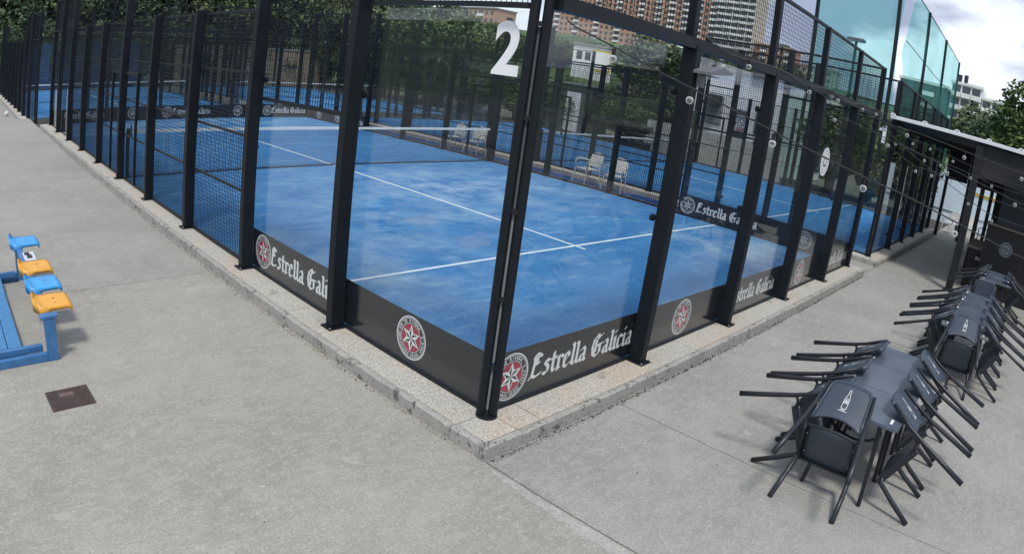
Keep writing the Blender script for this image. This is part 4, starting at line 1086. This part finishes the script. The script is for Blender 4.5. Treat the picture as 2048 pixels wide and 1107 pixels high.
# ------------------------------------------------------------------ string lights
def strand(wire, bulbs, label, r=.028, m='cable', rw=.006):
    s = thing('string_light', label, 'string lights', wire[0], 0, 'festoon strings over the terrace')
    pts = []
    for a, b in zip(wire, wire[1:]):
        a, b = Vector(a), Vector(b)
        for k in range(5): pts.append(a.lerp(b, k/5))
    pts.append(Vector(wire[-1]))
    for _ in range(2): pts = [pts[0]] + [(pts[k-1] + pts[k]*2 + pts[k+1])/4 for k in range(1, len(pts)-1)] + [pts[-1]]
    MB().tube(pts, rw, 5).build('cable', M[m], s)
    for b in bulbs:
        q = min(pts, key=lambda p: (p - Vector(b)).length)
        top = Vector((b[0], b[1], max(q.z - .01, b[2] - .0)))
        o = MB().tube([top, (top.x, top.y, top.z - .045)], .013, 8).build('bulb_socket', M['socket'], s)
        c = (top.x, top.y, top.z - .045 - r)
        MB().ball(c, r, 14, 10).build('bulb', M['bulbglass'], o, smooth=True)
        MB().ball((c[0], c[1], c[2] + r*.15), r*.42, 10, 7).build('bulb_core', M['socket'], o, smooth=True)
strand([(.08,-.17,2.95),(.14,-.21,2.91),(.32,-.41,2.82),(.56,-.69,2.69),(.7,-.85,2.63),(.84,-1.0,2.57),(1.14,-1.35,2.44),(1.39,-1.63,2.35),(1.67,-1.95,2.26),(1.93,-2.24,2.2),(2.33,-2.69,2.08),(2.92,-3.36,1.91),(3.8,-4.4,1.85),(5.4,-6.2,2.0)],
       [(.32,-.41,2.81),(.69,-.84,2.61),(1.13,-1.33,2.42),(1.66,-1.94,2.24),(2.31,-2.68,2.06)], 'nearest festoon string, running from the court corner down across the terrace')
strand([(5.0,.0-.3,3.0),(5.68,-.3,2.95),(5.95,-.35,2.78),(6.15,-1.15,2.61),(6.29,-2.07,2.46),(6.35,-2.98,2.31),(6.35,-3.29,2.27),(6.4,-6,2.4)], [(5.95,-.35,2.76),(6.15,-1.15,2.6),(6.29,-2.07,2.45),(6.35,-3.15,2.31)], 'festoon string crossing in front of the awning, the lower of two')
strand([(5.9,-.2,3.05),(5.96,-1.23,2.80),(6.0,-1.44,2.82),(6.11,-2.31,2.73),(6.15,-3.19,2.67),(6.2,-6,2.7)], [(6.0,-1.43,2.8),(6.11,-2.29,2.72),(6.15,-3.17,2.67)], 'festoon string crossing in front of the awning, the upper of two')
strand([(10.1,-.1,3.0),(10.19,-.47,2.85),(10.26,-.82,2.75),(10.31,-1.19,2.74),(10.38,-1.7,2.63),(10.44,-2.51,2.51),(10.5,-5,2.4)], [(10.26,-.82,2.75),(10.31,-1.19,2.74),(10.38,-1.7,2.63)], 'small festoon string by the awning edge, topmost of the far ones')
strand([(9.0,-.1,2.95),(9.22,-.71,2.63),(9.32,-1.26,2.5),(9.36,-1.59,2.5),(9.42,-2.2,2.43),(9.45,-2.83,2.34),(9.5,-5,2.4)], [(9.31,-1.26,2.5),(9.36,-1.58,2.5),(9.42,-2.2,2.43),(9.44,-2.63,2.4)], 'festoon string over the third table row, second of the far ones')
strand([(8.1,-.1,2.9),(8.25,-.94,2.42),(8.3,-1.29,2.30),(8.35,-1.58,2.31),(8.39,-1.95,2.30),(8.43,-2.53,2.12),(8.5,-5,2.2)], [(8.3,-1.29,2.27),(8.35,-1.58,2.3),(8.39,-1.94,2.3)], 'low sagging festoon string over the second table row')
strand([(8.6,-.1,3.0),(8.64,-.41,2.93),(8.74,-.85,2.60),(8.82,-1.36,2.36),(8.89,-2.01,2.1),(8.92,-2.8,1.82),(9,-5,1.9)], [(8.67,-.51,2.84),(8.72,-.76,2.6),(8.92,-2.79,1.81),(8.91,-2.29,2.0)], 'steepest festoon string, dropping toward the grey board')
strand([(1.95,-.19,3.16),(2.6,-.18,3.06),(4,-.18,3.12),(5,-.18,3.04),(6,-.18,3.12),(7.2,-.18,3.03),(8,-.18,3.1),(10,-.18,3.12),(11.6,-.1,3.16)], [(3.05,-.19,3.08),(5.1,-.19,3.03),(6.15,-.19,3.10),(6.5,-.19,3.06),(8.1,-.19,3.08),(9.2,-.19,3.08)], 'pale rope with bulbs strung along the back beam of court 2', .03, 'rope', .004)

# ------------------------------------------------------------------ floodlight under the beam of court 2
Fl = thing('floodlight', 'grey wedge floodlight fixed to the second post below the beam', 'lamp', (2.1, -.25, 2.9))
fm = MB(); i = 0
fm.v += [(1.93,-.16,2.80),(2.38,-.16,2.85),(2.38,-.34,2.85),(1.93,-.34,2.80),(1.93,-.16,2.825),(2.18,-.16,2.90),(2.38,-.16,2.87),(2.38,-.34,2.87),(2.18,-.34,2.90),(1.93,-.34,2.825)]
fm.f += [(0,1,2,3),(0,4,5,6,1),(3,2,7,8,9),(0,3,9,4),(1,6,7,2),(4,9,8,5),(5,8,7,6)]
fm.build('housing', M['lampgrey'], Fl); MB().box(1.97,-.32,2.792,2.15,-.18,2.799).build('lens', M['greyboard'], Fl)
MB().bar((2.06, -.17, 2.80), (2.2, -.24, 2.90), .04, .04).build('bracket', M['lampdark'], Fl)
MB().box(2.0, -.23, 2.68, 2.05, -.17, 2.79).build('driver_box', M['lampgrey'], Fl)
for x, y, z, lab in ((25.1, 4.82, 6.5, 'rounded floodlight head on a mast, seen right above the court 2 top rail'), (33.5, 11.5, 6.6, 'small floodlight head on a far mast, left of the green netting')):
    f_ = thing('mast_floodlight', lab, 'lamp', (x, y, -.3), 0, 'floodlights on masts')
    MB().tube([(x, y, -.3), (x, y, z)], .06, 8).build('mast', M['steel2'], f_)
    MB().box(x-.25, y-.38, z, x+.25, y+.38, z+.12).build('lamp_head', M['lampgrey'], f_, bevel=.04); MB().box(x-.2, y-.33, z-.02, x+.2, y+.33, z-.001).build('lens', M['white'], f_)

# ------------------------------------------------------------------ sports netting on tall masts
Gn = thing('tall_net', 'tall green netting on three dark masts, right of the gap of open sky', 'netting', (38, 3, -.3), 0, 'tall green ball nets')
for x in (32.7, 40.3, 49.0): MB().tube([(x, 3, -.4), (x, 3, 9.85)], .09, 8).build('mast', M['steel2'], Gn)
nm = MB(); nx, nz = 60, 24
for i in range(nx+1):
    for k in range(nz+1):
        f = k/nz; zz_ = .1 + 9.7*f; x0_ = 26.9 + (0 if zz_ < 4.5 else (-.75*(zz_-4.5)/2.1 if zz_ < 6.6 else -.75 + 2.2*(zz_-6.6)/3.2)); x = x0_ + (49-x0_)*i/nx; nm.v.append((x, 3 + .22*noise.noise(Vector((x*.5, f*3, 0))), .1 + 9.7*f))
for i in range(nx):
    for k in range(nz): a = i*(nz+1)+k; nm.f.append((a, a+1, a+nz+2, a+nz+1))
nm.build('netting', M['greennet'], Gn, smooth=True)
MB().tube([(27.0, 3.0, 9.8), (49, 3, 9.8)], .03, 5).build('head_cable', M['steel2'], Gn); MB().tube([(26.5, 2.9, 7.15), (36, 2.9, 7.0), (49, 2.9, 7.15)], .02, 5).build('mid_cable', M['steel2'], Gn)
G2 = thing('tall_net', 'tall green netting behind the court 2 top rail, left of the gap of open sky', 'netting', (24.8, 6, -.3), 0, 'tall green ball nets')
MB().tube([(24.75, 3, -.4), (24.75, 3, 12.6)], .09, 8).build('mast', M['steel2'], G2); MB().tube([(24.9, 6.7, -.4), (24.9, 6.7, 12.6)], .09, 8).build('mast', M['steel2'], G2)
nm = MB()
for i in range(41):
    for k in range(25):
        f = k/24; y = 2.75 + .2*math.sin(f*5) + 3.9*i/40; nm.v.append((24.95 + .12*noise.noise(Vector((y*.7, f*3, 4))), y, 3.9 + 8.6*f))
for i in range(40):
    for k in range(24): a = i*25+k; nm.f.append((a, a+1, a+26, a+25))
nm.build('netting', M['greennet'], G2, smooth=True)

# ------------------------------------------------------------------ small buildings and walls behind court 1
Wh = thing('clubhouse', 'low pale clubhouse with shutters behind the far side of court 1', 'building', (28, 10, -.3))
MB().box(25.5, 7.9, -.3, 33, 12.4, 4.15).build('wall', M['render_white'], Wh); MB().box(25.3, 7.7, 4.151, 33.2, 12.6, 4.32).build('roof', M['roofgrey'], Wh)
for y, z0, z1, w in ((11.3, 1.7, 2.9, .9), (9.9, .3, 2.5, .85), (8.7, 1.6, 2.7, .7)):
    f_ = MB().box(25.46, y-w/2-.06, z0-.06, 25.499, y+w/2+.06, z1+.06).build('window_frame', M['shutter'], Wh)
    MB().box(25.44, y-w/2, z0, 25.459, y+w/2, z1).build('shutter', M['wglass'] if w < .86 else M['shutter'], f_)
aw = MB(); aw.v += [(25.45, 11.6, 3.0), (25.45, 10.9, 3.0), (24.7, 11.6, 2.5), (24.7, 10.9, 2.5), (25.45, 11.6, 2.5), (25.45, 10.9, 2.5)]; aw.f += [(0,1,3,2),(0,2,4),(1,5,3),(2,3,5,4)]
aw.build('window_awning', M['cloth'], Wh)
Cw = thing('low_wall', 'low pale grey block wall just behind the far side of court 1', 'wall', (24, 9.5, -.3))
for k in range(9):
    for j in range(4):
        y0 = 6.9 + .72*k + (.36 if j % 2 else 0); MB().box(23.9, y0+.006, -.15+.36*j, 24.12, y0+.714, -.15+.36*(j+1)-.008).build('block', M['concrete_wall'], Cw)
Sg = thing('court_rule_sign', 'white sign with black prohibition ring and red text, on the far mesh of court 1', 'sign', (22, 8.25, 1.7))
MB().box(22.06, 8.02, 1.62, 22.075, 8.5, 2.32).build('board', M['white'], Sg)
sg = MB(); put = lambda u, v, d: (22.055 - d, 8.26 - u, 2.03 + v); ring_poly(sg, put, .125, .155, 0, 24)
sg.poly([put(-.10, .08, .0003), put(-.08, .10, .0003), put(.10, -.08, .0003), put(.08, -.10, .0003)]); sg.build('prohibition_ring', M['black'], Sg, raw=True)
sr = MB()
for k, w in enumerate((.34, .30, .36)): sr.poly([put(-w/2, -.24-.055*k, 0), put(w/2, -.24-.055*k, 0), put(w/2, -.21-.055*k, 0), put(-w/2, -.21-.055*k, 0)])
sr.build('red_text', M['red'], Sg, raw=True)
# storage shed among the trees behind court 1
Sh = thing('tool_shed', 'pale little shed door among the trees beyond court 1', 'shed', (25, 19, -.3))
MB().box(24.6, 17.9, -.3, 26.6, 20.4, 2.3).build('wall', mat('shed_dark', (.10, .11, .11), .8), Sh); MB().box(24.57, 18.3, -.1, 24.599, 19.2, 1.95).build('door', M['render_white'], Sh); MB().box(24.5, 17.8, 2.301, 26.7, 20.5, 2.4).build('roof', M['shutter'], Sh)

# ------------------------------------------------------------------ trees
def crown_mesh(name, m, n, ex, ey, ez, leaf, seed, clumps=26):
    rn = random.Random(seed); mb = MB(); C_ = []
    for _ in range(clumps):
        while True:
            p = Vector((rn.uniform(-1, 1), rn.uniform(-1, 1), rn.uniform(-1, 1)))
            if .25 < p.length < 1: break
        C_.append((p, rn.uniform(.22, .42)))
    for k in range(n):
        c, rad = C_[rn.randrange(clumps)]
        d = Vector((rn.gauss(0, 1), rn.gauss(0, 1), rn.gauss(0, 1))).normalized() * rad * rn.uniform(.55, 1.08)
        p = c*.78 + d
        p = Vector((p.x*ex, p.y*ey, p.z*ez))
        s = leaf * rn.uniform(.6, 1.5)
        a = Vector((rn.gauss(0, 1), rn.gauss(0, 1), rn.gauss(0, .7))).normalized(); b = a.cross(Vector((rn.gauss(0, 1), rn.gauss(0, 1), rn.gauss(0, 1)))).normalized()
        q = a.cross(b)*.25
        mb.quad(tuple(p - a*s), tuple(p - b*s*.5 + q*s), tuple(p + a*s), tuple(p + b*s*.5 + q*s))
    me = bpy.data.meshes.new(name); me.from_pydata(mb.v, [], mb.f); me.materials.append(m); return me
CR = [crown_mesh('crown', M['leaf'], 9000, 1, 1, 1, .06, 11), crown_mesh('crown', M['leaf2'], 9000, 1, 1, 1.05, .055, 12, 34), crown_mesh('crown', M['leaf3'], 8000, 1, 1, .9, .05, 13, 22), crown_mesh('crown', M['leaf'], 10000, 1, 1, 1.2, .05, 14, 40)]
def trunk_mesh():
    mb = MB(); mb.tube([(0, 0, -.02), (.02, .01, .25), (0, .03, .5)], .05, 8, .03)
    for k in range(6):
        a = k*1.05 + .3; mb.tube([(0, .02, .3 + .03*k), (.14*math.cos(a), .14*math.sin(a), .48 + .03*k), (.30*math.cos(a), .30*math.sin(a), .62 + .04*k)], .018, 5, .005)
    return mb.mesh('trunk', M['bark'])
TM = trunk_mesh()
def tree(x, y, h, w, kind, label, group='trees behind the courts', z=None, low=.32, name='broadleaf_tree'):
    zz = gz(x, y) if z is None else z
    t = thing(name, label, 'tree', (x, y, zz), random.uniform(0, 6), group)
    c = obj('crown', CR[kind], t, M=Matrix.Translation((0, 0, h*(1+low)/2)) @ Matrix.Diagonal((w/2, w/2, h*(1-low)/2, 1)))
    k = obj('trunk', TM, t, M=Matrix.Diagonal((h*.9, h*.9, h*.95, 1)))
    return t
KN = ['dark green leafy', 'olive green leafy', 'bright green leafy', 'tall dark']
rt = random.Random(5)
spots = []
for k in range(9):
    y = 13.2 + k*2.15 + rt.uniform(-.4, .4)
    hh = rt.uniform(2.75, 3.0) if y < 27 else rt.uniform(5, 6)
    spots.append((24.9 + rt.uniform(0, 1.6), y, hh, rt.uniform(3.2, 4.0), (3, 1, 0)[k % 3], 'in the low row behind the long side of court 1', .12))
for k in range(5): spots.append((25.5 + rt.uniform(0, 3), 30.5 + k*3.4 + rt.uniform(-.6, .6), rt.uniform(5.6, 7.4), rt.uniform(5, 6.2), (0, 3, 1)[k % 3], 'in the taller clump past the low row behind court 1', .1))
for k in range(13): spots.append((-10 + k*3.9 + rt.uniform(-1, 1), 47.5 + rt.uniform(0, 3), rt.uniform(8.6, 11.5), rt.uniform(6.5, 8.5), (0, 1, 3)[k % 3], 'in the wood behind the farthest courts', .15))
for k in range(12): spots.append((-9 + k*3.1 + rt.uniform(-.5, .5), 44.6 + rt.uniform(0, .8), rt.uniform(3.6, 4.8), rt.uniform(3.8, 4.6), (0, 3)[k % 2], 'in the hedge line against the farthest courts', -.02))
for k in range(3): spots.append((25.2 + rt.uniform(0, 1.5), 5.2 - k*1.8, rt.uniform(3.4, 4.3), rt.uniform(3.0, 3.8), (0, 2, 1)[k % 3], 'in the low row between court 1 and the tall nets', .1))
cnt = {}
ORD = ['first', 'second', 'third', 'fourth', 'fifth', 'sixth', 'seventh', 'eighth', 'ninth']
for (x, y, h, w, kd, where, low) in spots:
    k2 = (kd, where); cnt[k2] = cnt.get(k2, 0) + 1
    tree(x, y, h, w, kd, ORD[cnt[k2]-1] + ' ' + KN[kd] + ' tree ' + where, 'trees ' + where, low=low)
tree(35.5, -3.4, 8.3, 7.0, 2, 'large bright green tree behind the awning at the right edge'); tree(41, -1.2, 6.2, 5.2, 0, 'dark green tree just left of the large one behind the awning')
tree(52, 1.5, 7.5, 7, 1, 'olive green tree in front of the white terraced flats'); tree(46, -6, 8.5, 7, 0, 'dark tree behind the large one at the right edge')
tree(62, 9, 7.5, 7.5, 2, 'bright green tree low under the end of the tall net')
# hillside trees, placed and named by where they stand
zones = [(18, 26, 'below the striped tower flats'), (26, 34, 'below the middle brick flats'), (47, 54, 'below the red brick house'), (54, 64, 'left of the red brick house')]
for (a0, a1, where) in zones:
    for ri, (r0, r1, dist) in enumerate(((72, 100, 'lower slope'), (110, 150, 'middle slope'), (165, 210, 'upper slope'), (220, 270, 'crest'))):
        for q in range(2):
            az = a0 + (a1-a0)*(.25 + .5*q) + rt.uniform(-1, 1); r_ = rt.uniform(r0, r1)
            x, y = -3.5 + r_*math.cos(R(az)), -3.1 + r_*math.sin(R(az)); kd = rt.choice((0, 1, 3))
            tree(x, y, rt.uniform(6, 9.5), rt.uniform(7, 12), kd, KN[kd] + ' tree ' + where + ' on the ' + dist + (', right one', ', left one')[q], 'trees on the hillside', low=.1)
for q, (az, r_) in enumerate(((36, 150), (39.5, 175), (43, 160), (46, 190), (34, 200), (41, 230), (37, 240), (45, 245))):
    x, y = -3.5 + r_*math.cos(R(az)), -3.1 + r_*math.sin(R(az))
    tree(x, y, rt.uniform(6, 8), rt.uniform(9, 13), (0, 3)[q % 2], ORD[q] + ' dark tree above the grass slope around the white hill house', 'trees above the grass slope', low=.1)
Ws = thing('wind_screen', 'dark blue wind screen cloth on the far end of the court beyond court 2', 'wind screen', (5, 42.5, -.3))
for k in range(4): MB().box(1.0 + 2.2*k, 42.55, -.1, 3.1 + 2.2*k, 42.58, 2.75).build('cloth_panel', mat('blue_screen_cloth', (.03, .06, .15), .8, var=.15, vscale=1) if k == 0 else bpy.data.materials['blue_screen_cloth'], Ws)
Sw = thing('sandy_wall', 'sand coloured rendered wall behind the farthest court', 'wall', (17, 43.4, -.3))
MB().box(12.5, 43.3, -.35, 24.5, 43.55, 2.5).build('wall', mat('sandy_render', (.42, .34, .26), .85, var=.15, vscale=.6), Sw); MB().box(12.4, 43.25, 2.501, 24.6, 43.6, 2.58).build('coping', M['concrete_wall'], Sw)

# overhanging spray of leaflets, right edge
Sp = thing('tree_branch', 'dark feathery branch tips reaching in at the right edge against the sky', 'branch', (8.2, -4.1, 4.2))
sb = MB()
for (bx, by, bz, n, ln_, dr) in ((8.7, -3.62, 4.55, 9, .42, -1), (8.7, -3.55, 3.65, 5, .2, -1), (9.4, -3.9, 4.9, 8, .35, -1)):
    p0 = Vector((bx, by, bz)); d = Vector((-.15, .75, .25)).normalized() 
    for k in range(n):
        q = p0 + d*(ln_*k/n)
        for s_ in (-1, 1):
            e = q + (Vector((.3, -.2, -.55)) if s_ > 0 else Vector((-.2, .2, .5))).normalized()*.14 + d*.05
            w_ = Vector((.02, .02, .0)); sb.quad(tuple(q), tuple((q+e)/2 + d*.022), tuple(e), tuple((q+e)/2 - d*.022))
sb.build('leaflet_spray', M['leaf'], Sp, raw=True); MB().tube([(8.7, -3.62, 4.55), (8.75, -4.2, 4.3), (8.8, -5.5, 4.0), (9.0, -6.6, -.1)], .02, 6, .07).build('stem', M['bark'], Sp)

# ------------------------------------------------------------------ far buildings
WIN = MB().box(-.5, 0, -.5, .5, .12, .5).mesh('window', M['wglass'])
BAL = MB().box(-.5, -1.0, -.5, .5, 0, .5).mesh('balcony', M['bwhite'])
def far_block(name, label, cx, cy_, zb, width, depth, h, face, mwall, storeys, cols, balc=None, roof='roofgrey', group='flats on the hill', cat='building'):
    """face = yaw of the facade normal pointing towards the courts; facade windows every storey"""
    t = thing(name, label, cat, (cx, cy_, zb), face - math.pi/2 + math.pi, group)
    # local: facade on y=0 side looking to -y
    MB().box(-width/2, 0, -6, width/2, depth, h).build('wall', mwall, t, local=True)
    MB().box(-width/2-.4, -.4, h+.01, width/2+.4, depth+.4, h+.7).build('roof', M[roof], t, local=True)
    sh = h/storeys; cw = width/cols
    for s_ in range(storeys):
        for c in range(cols):
            isb = balc and balc(s_, c)
            wz = sh*(s_+.5); wx = -width/2 + cw*(c+.5)
            obj('window', WIN, t, M=Matrix.Translation((wx, -.13, wz + (.1*sh if isb else 0))) @ Matrix.Diagonal((cw*(.82 if isb else .45), 1, sh*(.62 if isb else .48), 1)))
            if isb: obj('balcony', BAL, t, M=Matrix.Translation((wx, -.02, sh*s_ + sh*.17)) @ Matrix.Diagonal((cw*.94, 1.1, sh*.36, 1)))
    return t
FX = R(180)
def flats(label, y0, y1, zb, zt, x, mw, st_, co, balc, roof='roofgrey', name='apartment_block', grp='flats on the hill'):
    return far_block(name, label, x, (y0+y1)/2, zb, abs(y1-y0), 14, zt-zb, R(90)+math.pi, mw, st_, co, balc, roof, grp)
# each facade faces -x : rotate local frame so that -y -> -x
def flats(label, y0, y1, zb, zt, x, mw, st_, co, balc, roof='roofgrey', name='apartment_block', grp='flats on the hill'):
    t = far_block(name, label, x, (y0+y1)/2, zb, abs(y1-y0), 14, zt-zb, 0, mw, st_, co, balc, roof, grp)
    t.matrix_world = Matrix.Translation((x, (y0+y1)/2, zb)) @ Matrix.Rotation(R(-90), 4, 'Z'); return t
flats('long orange brick block of flats, leftmost of the row on the hill', 188, 258, 26, 60, 300, M['brick'], 11, 20, lambda s, c: c % 4 == 1, roof='brick')
flats('orange brick block of flats with pale balconies, middle of the hill row', 152, 187, 24, 62, 298, M['brick'], 12, 9, lambda s, c: c % 2 == 0, roof='brick')
flats('pale flats tower striped with white balconies and an orange corner', 131, 151, 21, 62, 296, M['bcream'], 13, 5, lambda s, c: True)
flats('lower orange brick flats stepping down right of the striped tower', 112, 130.5, 18, 35, 300, M['brick'], 5, 6, lambda s, c: c % 2 == 1, roof='brick')
flats('lowest cream flats at the right end of the hill row', 92, 111, 16, 29, 305, M['bcream'], 4, 6, lambda s, c: c % 2 == 0, roof='brick')
flats('red brick house with white window bays above the trees, left of the number 2', 222, 251, 12, 30, 220, M['brick'], 5, 8, lambda s, c: c in (1, 2, 5))
flats('white terraced flats with long balconies behind the net end', 11.2, 19.5, 6, 22.5, 180, M['bwhite'], 5, 3, lambda s, c: True, 'bwhite', 'terraced_flats', 'white terraced flats')
flats('white terraced flats partly hidden by the large tree', 2.5, 11.0, 5, 20.5, 184, M['bwhite'], 5, 3, lambda s, c: True, 'bwhite', 'terraced_flats', 'white terraced flats')
flats('dark glazed block behind the end of the tall green net', 20.0, 33, 5, 20, 175, M['wglass'], 5, 4, lambda s, c: c == 2, 'bwhite', 'office_block', 'white terraced flats')
for x, y, h in ((180, 17.5, 1.7), (180, 15.8, 1.9)): 
    o = MB().disc((x, y, 23.2), .6, 10, 'z', h).build('roof_cowl', M['lampdark']); tag(o, 'dark round cowl on the white flats roof, ' + ('taller one' if h > 1.8 else 'shorter one'), 'roof cowl', 'roof cowls')
Hs = thing('hill_house', 'small white house with a yellow framed door on the green slope', 'house', (95, 71, gz(95, 71)), R(37) - R(90) + math.pi*0)
Hs.matrix_world = Matrix.Translation((95, 71, gz(95, 71))) @ Matrix.Rotation(R(-53), 4, 'Z')
MB().box(-3.2, 0, -1, 3.8, 7, 5.9).build('wall', M['render_white'], Hs, local=True); MB().box(-3.5, -.4, 5.91, 4.2, 7.4, 6.3).build('roof', M['roofgrey'], Hs, local=True)
MB().box(.2, -.08, 1.6, 3.6, -.01, 5.4).build('door_frame', M['yellow'], Hs, local=True); MB().box(.5, -.12, 1.9, 3.3, -.081, 5.1).build('door', M['bwhite'], Hs, local=True)
for kx in (-2.6, -1.1): MB().box(kx, -.08, 3.4, kx+1, -.01, 4.8).build('window', M['wglass'], Hs, local=True)
